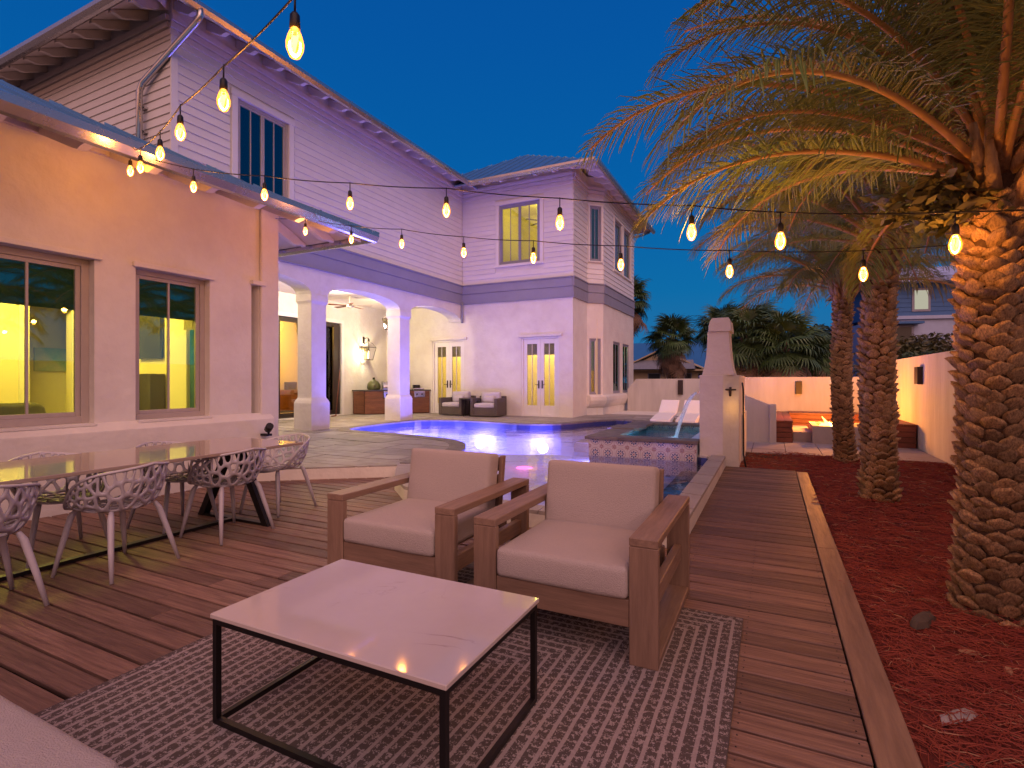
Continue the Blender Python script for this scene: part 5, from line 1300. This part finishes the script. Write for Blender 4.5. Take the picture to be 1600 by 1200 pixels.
# ================================================================ PALMS AND TREES
def frond_mesh(L, elev, droop, seed, nl=130, leaf=.45, ragged=.0, vee=.55, hang=.5, width=.0135):
    """pinnate frond along +X from the origin: returns (leaflets mesh, stalk mesh)"""
    R = random.Random(seed); N = 22; pts = []; p = Vector((0,0,0)); a = elev; yaw = 0
    for i in range(N+1):
        pts.append(p.copy()); t = i/N
        a -= droop/N*(.35+1.3*t); yaw += R.uniform(-.012,.012)
        p = p+Vector((math.cos(a)*math.cos(yaw), math.sin(yaw), math.sin(a)))*(L/N)
    def at(t):
        f = t*N; i = min(int(f), N-1); q = pts[i].lerp(pts[i+1], f-i); d = (pts[i+1]-pts[i]).normalized(); return q, d
    mb = MB()
    for k in range(nl):
        for s in (-1,1):
            t = .10+.90*(k+R.uniform(-.4,.4))/nl; t = min(.995, max(.08, t)); q, d = at(t)
            side = Vector((0,s,0)); upv = side.cross(d)*(-s); upv = d.cross(side)*s if upv.z < 0 else upv
            if upv.z < 0: upv = -upv
            env = math.sin(min(1, (t-.05)/.28)*PI/2)*(1-.62*max(0,(t-.55)/.45)**1.5)
            ll = leaf*env*R.uniform(.82,1.12)
            if t < .2: ll *= .55
            fw = .50+.35*t+R.uniform(-.12,.12); up = vee*R.uniform(.1,1.1)-(.15 if R.random() < .3 else 0)
            dr = (side*(1-.3*t)+d*fw+upv*up).normalized()
            w = width*R.uniform(.7,1.15)*(.6+.4*env)
            wd = dr.cross(upv).normalized()
            g = Vector((0,0,-1)); g1 = g*ll*.10*hang*R.uniform(.5,1.5); g2 = g*ll*.55*hang*R.uniform(.6,1.5)
            a0 = q; a1 = q+dr*ll*.45+g1; a2 = q+dr*ll*.92+g2; a3 = a2+(a2-a1).normalized()*ll*.12+g*ll*.08*hang
            cr = upv*w*.45
            vs = [a0-wd*w*.3, a0+wd*w*.3, a1-wd*w*.5+cr, a1, a1+wd*w*.5+cr, a2-wd*w*.35+cr*.6, a2, a2+wd*w*.35+cr*.6, a3]
            mb.add(vs, [(0,1,3),(0,3,2),(1,4,3),(2,3,6,5),(3,4,7,6),(5,6,8),(6,7,8)], False)
    st = MB().tube(pts, [.026*(1-.85*i/N)+.004 for i in range(N+1)], 6)
    # a few spines near the base
    for k in range(14):
        t = .05+.16*k/14; q, d = at(t); s = 1 if k % 2 else -1
        st.tube([q, q+Vector((0,s*.06,.0))+d*.05], [.004,.001], 4)
    m1 = mb.mesh('frond_leaflets'); m1.materials.append(M['frond']); m2 = st.mesh('frond_stalk'); m2.materials.append(M['frond_tan'])
    return m1, m2
KINDS = {}
for nm, args in dict(up=(2.2,1.30,.70), high=(2.6,1.08,1.25), mid=(2.75,.86,1.55), low=(2.7,.62,1.45), flat=(2.4,.42,1.25)).items():
    KINDS[nm] = [frond_mesh(args[0], args[1], args[2], sd, hang=(.35 if nm in ('up','high') else .75)) for sd in (1,2)]
def boot_mesh(seed):
    R = random.Random(seed); bm = bmesh.new()
    # a knobbly diamond-shaped leaf base, local +X outwards, Z up, unit about .1
    prof = [(-.5,0,.10),(-.2,.42,.24),(.12,.50,.50),(.40,.36,.62),(.56,.0,.50)]
    V = []
    rows = [(-.62,.10,.02),(-.40,.42,.15),(-.12,.62,.30),(.14,.64,.44),(.34,.44,.54),(.43,.24,.50),(.46,.1,.30)]
    for z, w, d in rows:
        for j in (-1,-.5,0,.5,1):
            V.append(Vector((d*(1-.45*abs(j)**2)+R.uniform(-.05,.05)-.04, j*w+R.uniform(-.03,.03), z+R.uniform(-.03,.03)-.10*abs(j))))
    vs = [bm.verts.new(v) for v in V]
    for i in range(len(rows)-1):
        for j in range(4): bm.faces.new((vs[i*5+j], vs[i*5+j+1], vs[(i+1)*5+j+1], vs[(i+1)*5+j]))
    # back faces to close
    c = bm.verts.new((-.25,0,.0))
    ring = [vs[i*5] for i in range(len(rows))]+[vs[(len(rows)-1)*5+j] for j in range(1,5)]+[vs[i*5+4] for i in range(len(rows)-2,-1,-1)]+[vs[j] for j in (3,2,1)]
    for a, b in zip(ring, ring[1:]+ring[:1]):
        try: bm.faces.new((a, b, c))
        except Exception: pass
    bmesh.ops.recalc_face_normals(bm, faces=bm.faces)
    me = bpy.data.meshes.new('leaf_base'); bm.to_mesh(me); bm.free()
    me.materials.append(M['palm_boot']); me.polygons.foreach_set('use_smooth', [True]*len(me.polygons)); return me
BOOTS = [boot_mesh(s) for s in range(6)]
def palm(label, base, top, rb, rt, crown, seed, nb_row, rows, nfr, scale=1.0):
    R = random.Random(seed); base, top = Vector(base), Vector(top); t = thing('palm_tree', label, 'palm tree', tuple(base), 0, 'date palms in the mulch bed')
    org = Vector(base); H = (top-base).length
    def axis(f): return base.lerp(top, f)+Vector((.03*math.sin(f*4+seed), .02*math.sin(f*3), 0))
    def rad(f): return rt+(rb-rt)*(math.exp(-f*7))+.02*math.sin(f*3)
    mb = MB(); mb.tube([axis(i/16) for i in range(17)]+[axis(1)+Vector((0,0,.25)), axis(1)+Vector((0,0,.42))], [rad(i/16) for i in range(17)]+[rt*.8,rt*.3], 18)
    tr = mb.build('trunk', M['palm_core'], t)
    step = H/rows; bw = 2*PI*rt/nb_row*1.08
    cnt = 0; back = MB(); vd = Vector((-base.x, -base.y, 0)).normalized()
    for i in range(rows):
        for j in range(nb_row):
            f = (i+(j%2)*.5+.1)/rows+R.uniform(-.004,.004)
            if f > 1: continue
            a = 2*PI*(j+ (i*.09))/nb_row+R.uniform(-.05,.05); r = rad(f)*.985; c = axis(f)
            s = 1.02*max(bw, step)*(rad(f)/rt)**.6*R.uniform(.9,1.12)
            p = c+Vector((math.cos(a), math.sin(a), 0))*(r-.01)-org
            tilt = -.1 if f < .85 else .25; rot = (R.uniform(-.2,.2), tilt+R.uniform(-.22,.22), a+R.uniform(-.1,.1))
            scl = (s*R.uniform(1.25,1.9)*(.95 if f < .85 else 1.1), s*R.uniform(.98,1.14), s*(R.uniform(.86,1.0) if f < .88 else 1.5))
            bm_ = BOOTS[R.randrange(6)]
            if vd.x*math.cos(a)+vd.y*math.sin(a) < -.25:      # far side of the trunk: one joined part
                Mx = Matrix.LocRotScale(p, __import__('mathutils').Euler(rot), scl)
                back.add([Mx @ v.co for v in bm_.vertices], [tuple(q.vertices) for q in bm_.polygons], True); continue
            o = bpy.data.objects.new('leaf_base', bm_); COL.objects.link(o); o.parent = tr
            o.location = p; o.rotation_euler = rot; o.scale = scl; cnt += 1
    back.build('leaf_bases', M['palm_boot'], tr, local=True, kind='stuff', fix=False)
    # cut leaf stalks at the crown base
    for k in range(26):
        a = 2*PI*k/26*3.1+R.uniform(-.2,.2); z = R.uniform(-.18,.15); c = axis(1)+Vector((0,0,z))
        d = Vector((math.cos(a), math.sin(a), 0)); L = R.uniform(.14,.34)*scale
        MB().tube([c+d*rt*.7, c+d*(rt+L*.35)+Vector((0,0,L*.7)), c+d*(rt+L*.6)+Vector((0,0,L*1.35))], [.055*scale,.042*scale,.02*scale], 6).build('cut_stalk', M['palm_boot'], t)
    c0 = axis(1)+Vector((0,0,.22))
    for k in range(nfr):
        f = k/nfr; nm = 'up' if f < .14 else 'high' if f < .40 else 'mid' if f < .70 else 'low' if f < .92 else 'flat'
        a = k*2.39996+R.uniform(-.15,.15); m1, m2 = R.choice(KINDS[nm]); sc = scale*R.uniform(.86,1.12)
        o = bpy.data.objects.new('frond', m2); COL.objects.link(o); o.parent = t; o.location = c0+Vector((math.cos(a), math.sin(a), 0))*rt*.45+Vector((0,0,.12-.30*f))-org
        o.rotation_euler = (R.uniform(-.25,.25), R.uniform(-.12,.12), a); o.scale = (sc,sc,sc)
        q = bpy.data.objects.new('leaflets', m1); COL.objects.link(q); q.parent = o
    return t
palm('nearest and largest date palm, its knobbly trunk cut by the right edge', (1.13,3.99,-.05), (1.17,3.86,2.42), .185, .125, None, 1, 12, 33, 62, .82)
palm('middle date palm with knobbly trunk in the mulch bed', (1.05,7.05,-.05), (1.10,6.95,2.75), .165, .120, None, 2, 10, 36, 46, .84)
palm('farthest date palm, slimmer trunk, just left of the middle one', (1.10,10.2,-.05), (1.03,10.1,2.75), .145, .105, None, 3, 10, 40, 44, .84)

def uplight(x, y, label, e, tgt):  # spot lamps added out of view to warm trunks and fronds
    t = thing('uplight', label, 'added light', (x,y,-.03), 0, 'added unseen uplights behind the palm trunks'); d = (Vector(tgt)-Vector((x,y,.10))).normalized()
    MB().tube([(x,y,-.06),(x,y,.05)], .012).tube([Vector((x,y,.06))-d*.03, Vector((x,y,.06))+d*.09], [.022,.028], 12).build('housing', M['black'], t)
    MB().tube([Vector((x,y,.06))+d*.088, Vector((x,y,.06))+d*.0905], .023, 12).build('lens', M['lamp_glow'], t)
    point('added_uplight_beam', tuple(Vector((x,y,.06))+d*.13), e, (1,.50,.14), r=.03, typ='SPOT', rot=tuple(d), spot=1.25)
uplight(1.14,4.42,'small black uplight added out of view in the straw close behind the foot of the nearest palm',26,(.98,3.7,2.4))
uplight(1.36,4.62,'small black uplight added out of view in the straw further behind the nearest palm, towards the wall',60,(.9,3.7,2.6))
uplight(1.22,7.75,'small black uplight added out of view in the straw behind the middle palm',60,(.8,6.9,3.0))
uplight(1.15,10.75,'small black uplight added out of view in the straw behind the farthest palm',45,(.8,10.0,3.0))
def fan_leaf(seed, L=1.0, n=26):
    R = random.Random(seed); mb = MB()
    stalk = [Vector((0,0,0)), Vector((L*.35,0,.05)), Vector((L*.65,0,.03))]; c = stalk[-1]
    mb.tube(stalk, [.02,.013,.009], 5)
    for k in range(n):
        a = -2.1+4.2*k/(n-1)+R.uniform(-.03,.03); ll = L*.62*(1-.25*abs(a)/2.1)*R.uniform(.9,1.08)
        d = Vector((math.cos(a), math.sin(a), -.04*abs(a))); w = Vector((-math.sin(a), math.cos(a), 0))*.028*L
        p1 = c+d*ll*.5+Vector((0,0,.02)); p2 = c+d*ll*.85-Vector((0,0,ll*.16)); p3 = c+d*ll-Vector((0,0,ll*.42*R.uniform(.6,1.3)))
        mb.add([c, p1-w, p1+Vector((0,0,.015)), p1+w, p2-w*.6, p2+w*.6, p3], [(0,1,2),(0,2,3),(1,4,5,3),(4,6,5)])
    return mb.mesh('fan_leaf')
FANS = [fan_leaf(s) for s in range(4)]
FAND = [m.copy() for m in FANS]
for m in FANS: m.materials.append(M['sabal'])
for m in FAND: m.materials.append(M['sabal_dead'])
def sabal(label, base, H, crown, seed, nl=46, dead=12, skirt=False, r=.14):
    R = random.Random(seed); t = thing('sabal_palm', label, 'palm tree', base, 0, 'fan palms beyond the garden wall'); b = Vector(base)
    MB().tube([b, b+Vector((.05,0,H*.5)), b+Vector((.02,.03,H))], [r*1.1,r,r*1.1], 10).build('trunk', M['bark'], t)
    mb = MB()
    for k in range(40):       # criss-cross boots
        a = R.uniform(0,2*PI); z = H*R.uniform(.45,1.0); d = Vector((math.cos(a),math.sin(a),0))
        mb.tube([b+d*r*.8+Vector((0,0,z)), b+d*r*1.7+Vector((0,0,z+.28))], [.05,.018], 5)
    o = mb.build('boots', M['sabal_dead'], t, fix=False); o['kind'] = 'stuff'
    for k in range(nl+dead):
        dd = k >= nl; a = k*2.39996+R.uniform(-.3,.3)
        e = R.uniform(-1.35,-.7) if dd else 1.25-2.0*(k/nl)**.9+R.uniform(-.15,.15)
        o = bpy.data.objects.new('leaf', R.choice(FAND if dd else FANS)); COL.objects.link(o); o.parent = t
        o.location = (.02,.03,H+.1-(R.uniform(.1,.8) if dd else 0)); o.rotation_euler = (R.uniform(-.4,.4), -e, a); s = crown*R.uniform(.85,1.12); o.scale = (s,s,s)
    return t
def G_(x, D):     # point at depth D seen at pixel x (photo px)
    s = (x-800)/822*D; return (-.4415*D+.8973*s, .8973*D+.4415*s)
def zpix(y, D): return 1.35+(594-y)/822*D
x, y = G_(1049, 26); sabal('fan palm standing clear of the others between house and fountain wall', (x,y,-.3), zpix(533,26)+.3, 1.15, 1)
x, y = G_(1168, 21); sabal('fan palm directly behind the fountain wall with a skirt of dead leaves', (x,y,-.3), zpix(535,21)+.3, 1.45, 2, 50, 22, r=.17)
x, y = G_(1128, 27); sabal('fan palm left of the fountain wall cap, half hidden', (x,y,-.3), zpix(520,27)+.3, 1.3, 5, 40, 10)
x, y = G_(1222, 20); sabal('fan palm right of the fountain wall with brown hanging leaves', (x,y,-.3), zpix(545,20)+.3, 1.35, 3, 46, 26, r=.15)
x, y = G_(1268, 26); sabal('fan palm behind the low wall between the two date palm trunks and the fountain', (x,y,-.3), zpix(560,26)+.3, 1.2, 4, 40, 18)
x, y = G_(1000, 24.5); sabal('fan palm peeping out from behind the house corner', (x-1.0,y+1.5,-.3), zpix(470,26)+.3, 1.1, 6, 44, 22)
def leafy(label, c, rx, ry, rz_, n, m, seed, size=.10, trunk=True, name='tree', cat='tree', clumps=16):
    R = random.Random(seed); t = thing(name, label, cat, (c[0],c[1],-.3)); mb = MB(); C = [Vector((R.gauss(0,.45)*rx, R.gauss(0,.45)*ry, R.uniform(-.55,.75)*rz_)) for _ in range(clumps)]
    for k in range(n):
        q = R.choice(C); p = q+Vector((R.gauss(0,.28)*rx, R.gauss(0,.28)*ry, R.gauss(0,.24)*rz_))
        if p.z > rz_*1.05: continue
        p = p+Vector(c); s = size*R.uniform(.6,1.3); a = Vector((R.uniform(-1,1),R.uniform(-1,1),R.uniform(-.6,.6))).normalized(); b = a.cross(Vector((R.uniform(-1,1),R.uniform(-1,1),R.uniform(-1,1)))).normalized()
        mb.add([p-a*s, p-b*s*.42+a*s*.05, p+a*s, p+b*s*.42+a*s*.05], [(0,1,2),(0,2,3)])
    o = mb.build('crown', M[m], t, fix=False)
    if trunk:
        tb = MB(); tb.tube([(c[0],c[1],-.3),(c[0]+.1,c[1],c[2]*.5),(c[0],c[1],c[2])], [.16,.12,.07], 8)
        for q in C[:9]: tb.tube([(c[0],c[1],c[2]-rz_*.6), (c[0]+q.x*.5,c[1]+q.y*.5,c[2]+q.z*.4), (c[0]+q.x,c[1]+q.y,c[2]+q.z)], [.06,.04,.015], 5)
        tb.build('trunk', M['bark'], t)
    return t
for k, (px, py, D, rx, rz_, n, m, lb, nm) in enumerate((
    (1276,560,30,2.3,1.75,9000,'leaf','dark round oak crown left of the farthest date palm trunk','oak_tree'),
    (1215,575,33,2.2,1.3,5000,'leaf','dark oak mass low behind the fan palms','oak_tree'),
    (1350,575,34,2.2,1.2,4000,'leaf','dark tree between the two farther date palm trunks','oak_tree'),
    (1415,560,15.5,.85,.5,3600,'leaf2','loose rusty green shrub above the tall wall left of the nearest palm','shrub'),
    (1448,552,16.5,.8,.6,3200,'leaf2','airy brown green shrub in front of the blue house','shrub'),
    (1490,570,14.5,.9,.35,2600,'leaf','low green shrub rising above the tall wall beside the nearest palm','shrub'),
    (1390,570,17,.7,.5,1800,'leaf2','small dark shrub over the wall beside the middle palm','shrub'),
    (1010,600,50,6,1.6,3500,'leaf','distant dark tree line behind the tan house','distant_trees'))):
    x, y = G_(px, D); leafy(lb, (x,y,zpix(py,D)), rx, rx*.8, rz_, n, m, 30+k, size=.13 if D > 20 else .075, name=nm, cat='tree' if 'tree' in nm else 'shrub', trunk=nm != 'distant_trees')

leafy('leafy green plant with red flowers growing in the crown of the nearest palm', (.93,3.92,2.36), .30, .24, .17, 900, 'leaf2', 77, size=.045, name='crown_plant', cat='plant', trunk=False)
# ---- neighbouring houses
nh = thing('neighbour_house', 'tan neighbouring house with gabled porch and blue metal roof', 'house', (-8,38,0))
YN = 38.0
M['tan'] = mat('tan_wall', (.50,.40,.25), .8, var=.1); M['blue_roof'] = mat('blue_roof', (.05,.20,.42), .35, metal=.3, var=.1); M['shingle'] = mat('shingle', (.22,.23,.27), .8, var=.2, vscale=8)
M['blue_wall'] = mat('blue_wall', (.05,.14,.34), .7, var=.1); M['pale_blue'] = mat('pale_trim', (.38,.44,.62), .7, var=.1)
MB().box(-12,YN,-.3,-3.0,YN+6,2.0).build('wall', M['tan'], nh)
for k, (a, b) in enumerate(((-7.9,-7.0),(-6.6,-5.9),(-5.4,-4.9),(-4.5,-4.0))):
    w = MB().box(a,YN-.06,1.35,b,YN-.005,1.85).build('window', M['band'], nh); MB().box(a+.06,YN-.075,1.40,b-.06,YN-.065,1.80).build('pane', M['screen'], w)
MB().box(-12,YN-.5,1.98,-3.0,YN,2.10).build('fascia', M['tan'], nh)
MB().prism([(-9.6,YN-.2,2.10),(-7.0,YN-.2,3.30),(-4.4,YN-.2,2.10)], (0,2.0,0)).build('gable', M['tan'], nh)
MB().prism([(-10.0,YN-.5,2.05),(-7.0,YN-.5,3.42),(-4.0,YN-.5,2.05),(-4.0,YN-.5,2.12),(-7.0,YN-.5,3.52),(-10.0,YN-.5,2.12)], (0,2.4,0)).build('gable_roof', M['tan'], nh)
MB().hexa([(-9.4,YN-.9,2.12),(-4.6,YN-.9,2.12),(-4.6,YN-.21,2.12),(-9.4,YN-.21,2.12)],[(-9.2,YN-.25,2.75),(-4.8,YN-.25,2.75),(-4.8,YN-.21,2.76),(-9.2,YN-.21,2.76)]).build('porch_roof', M['shingle'], nh)
MB().hexa([(-12.5,YN+1.6,2.10),(-2.0,YN+1.6,2.10),(-2.0,YN+7,2.10),(-12.5,YN+7,2.10)],[(-11,YN+4.2,4.3),(-3.2,YN+4.2,4.3),(-3.2,YN+4.4,4.3),(-11,YN+4.4,4.3)]).build('roof', M['blue_roof'], nh)
bh = thing('neighbour_house', 'dark blue two storey neighbouring house beyond the tall right wall', 'house', (8,27,0))
def gp(x, D): return G_(x, D)
FN = Fr(G_(1372, 24), (Vector(G_(1560,23))-Vector(G_(1372,24))), (Vector((G_(1560,23)[1]-G_(1372,24)[1], -(G_(1560,23)[0]-G_(1372,24)[0])))))
def nb(a0,a1,d0,d1,z0,z1,n,m,p=bh):
    mb = MB(); FN.box(mb,a0,a1,d0,d1,z0,z1); return mb.build(n, M[m], p)
LN = 9.0; zt, zm = zpix(445,24), zpix(500,24)
nb(0,LN,-5,0,-.3,zm,'ground_floor','pale_blue'); 
z = zm+.15
while z < zt: 
    mb = MB(); mb.hexa([FN.P(0,-.02,z),FN.P(LN,-.02,z),FN.P(LN,.03,z),FN.P(0,.03,z)],[FN.P(0,-.02,z+.2),FN.P(LN,-.02,z+.2),FN.P(LN,.008,z+.2),FN.P(0,.008,z+.2)]); mb.build('siding_board', M['blue_wall'], bh); z += .2
nb(0,LN,-5,-.021,zm+.15,zt+.2,'upper_wall','blue_wall'); nb(-.1,LN,-.02,.12,zm,zm+.15,'trim_board','pale_blue')
MB().hexa([FN.P(-.6,.6,zt),FN.P(LN,.6,zt),FN.P(LN,-5,zt),FN.P(-.6,-5,zt)],[FN.P(1.2,-2.0,zt+1.1),FN.P(LN,-2.0,zt+1.1),FN.P(LN,-2.4,zt+1.1),FN.P(1.2,-2.4,zt+1.1)]).build('roof', M['pale_blue'], bh)
for (a, b, z0, z1, lit) in ((1.42,1.95,zpix(485,24),zpix(456,24),1),(3.55,4.3,zpix(560,24),zpix(508,24),0),(.35,1.3,zpix(560,24),zpix(512,24),0)):
    w = nb(a-.10,b+.10,.001,.05,z0-.1,z1+.1,'window','band'); mb = MB(); FN.box(mb,a,b,.051,.06,z0,z1); mb.build('pane', M['far_window' if lit else 'screen'], w)
    if not lit: nb(a-.3,b+.3,.05,.5,z1+.12,z1+.22,'awning','blue_wall')
mb = MB(); FN.box(mb,4.05,4.25,.061,.07,zpix(540,24),zpix(520,24)); mb.build('lit_pane', M['far_window'], w)

for k, (px, py, L, w, h, rz_, m, nm, lb) in enumerate(((1440,970,.30,.10,.03,1.1,'bark','bark_piece','grey brown piece of bark lying in the straw near the nearest palm'),
    (1497,1106,.30,.07,.006,.9,'paver','pale_rock','pale flat rock showing through the red straw at lower right'),
    (1513,1012,.10,.05,.01,.3,'needles_pale','dry_leaf','curled pale dry leaf on the straw'),(1575,1040,.08,.04,.012,1.4,'needles_pale','dry_leaf','orange brown dry leaf on the straw by the right edge'),
    (1500,1185,.12,.05,.01,.5,'bark','dry_leaf','dark dry leaf at the bottom right corner of the bed'))):
    s_ = 1.35*822/(py-594); u_ = (px-800)/822*s_; cx, cy = -.4415*s_+.8973*u_, .8973*s_+.4415*u_; z_ = mulch_h(cx, cy)
    R = random.Random(k); mb = MB(); n_ = 9; ring = [(L/2*math.cos(2*PI*i/n_)*R.uniform(.75,1.1), w/2*math.sin(2*PI*i/n_)*R.uniform(.7,1.2)) for i in range(n_)]
    vs = [(a,b,0) for a,b in ring]+[(a*.8,b*.75,h*R.uniform(.7,1.2)) for a,b in ring]
    mb.add(vs, [tuple(range(n_,2*n_)), tuple(range(n_-1,-1,-1))]+[(i,(i+1)%n_,n_+(i+1)%n_,n_+i) for i in range(n_)])
    o = mb.build(nm, M[m], local=True); o.location = (cx,cy,z_+.008); o.rotation_euler = (.05,.04,rz_); tag(o, lb, nm.replace('_',' '))

# ================================================================ STRING LIGHTS
def catenary(pts, sag, n=8):
    out = []
    for i in range(len(pts)-1):
        a, b = Vector(pts[i]), Vector(pts[i+1])
        for k in range(n):
            t = k/n; p = a.lerp(b, t); p.z -= sag*4*t*(1-t)*(b-a).length; out.append(p)
    out.append(Vector(pts[-1])); return out
def bulb_parts(parent, p, s=1.0):
    x, y, z = p      # z = middle of the bulb
    so = MB().lathe((x,y,z+.045*s), [(.010*s,.055*s),(.017*s,.045*s),(.019*s,0),(.015*s,-.004)], 12).tube([(x,y,z+.10*s),(x,y,z+.17*s)], .004).build('socket', M['black'], parent)
    b = MB().lathe((x,y,z), [(.004,-.062*s),(.018*s,-.055*s),(.029*s,-.03*s),(.031*s,-.008*s),(.024*s,.02*s),(.015*s,.042*s)], 14).build('bulb', M['bulb_glass'], parent)
    f = MB(); 
    f.tube([(x-.006*s,y,z+.02*s),(x-.011*s,y,z-.035*s),(x-.002*s,y+.004,z+.018*s),(x+.003*s,y-.004,z-.038*s),(x+.010*s,y+.004,z+.02*s)], .0042*s, 6).build('filament', M['filament'], b)
    point('bulb_light', (x,y,z), 8.5, (1,.55,.19), r=.03, parent=b)
def string(name_label, bulbs, wire, sag=.012, thick=.0045):
    t = thing('string_light', name_label, 'string lights', wire[0], 0, 'festoon lights over the deck')
    MB().tube(catenary(wire, sag), thick, 6).build('wire', M['black'], t)
    for p in bulbs: bulb_parts(t, p)
S1 = [(-1.5,1.32,2.54),(-2.41,1.69,2.73),(-3.34,2.05,2.92),(-4.21,2.43,3.10),(-5.13,2.79,3.29),(-5.80,3.06,3.47)]
S2 = [(-5.07,3.24,3.25),(-4.15,3.31,3.05),(-3.19,3.38,2.85),(-2.27,3.45,2.68),(-1.35,3.51,2.48),(-.46,3.55,2.31),(.05,3.57,2.20),(.89,3.60,2.09)]
S3 = [(-5.72,5.21,3.40),(-4.82,5.13,3.16),(-3.94,5.03,2.98),(-3.03,4.95,2.76),(-2.15,4.85,2.59),(-1.24,4.78,2.42),(-.31,4.71,2.26),(.61,4.63,2.14)]
up = lambda P, d=.16: [(x,y,z+d) for x,y,z in P]
string('near string of glowing amber bulbs running from the upper left eave over the camera', S1, [(-5.60,2.96,3.60)]+up(S1[::-1][1:])+[(-.6,.95,2.55),(.8,.4,2.5)])
string('middle string of amber bulbs from the left eave to the nearest palm', S2, [(-5.58,3.0,3.56)]+up(S2,.165)+[(2.2,3.7,2.2),(3.6,3.8,2.3)])
string('far string of amber bulbs from the eave corner to the middle palm', S3, [(-6.35,5.25,3.66)]+up(S3,.165)+[(2.2,4.5,2.28),(3.6,4.4,2.4)])
for k, (x, y) in enumerate(((-.55,6.4),(2.0,5.6))): pass
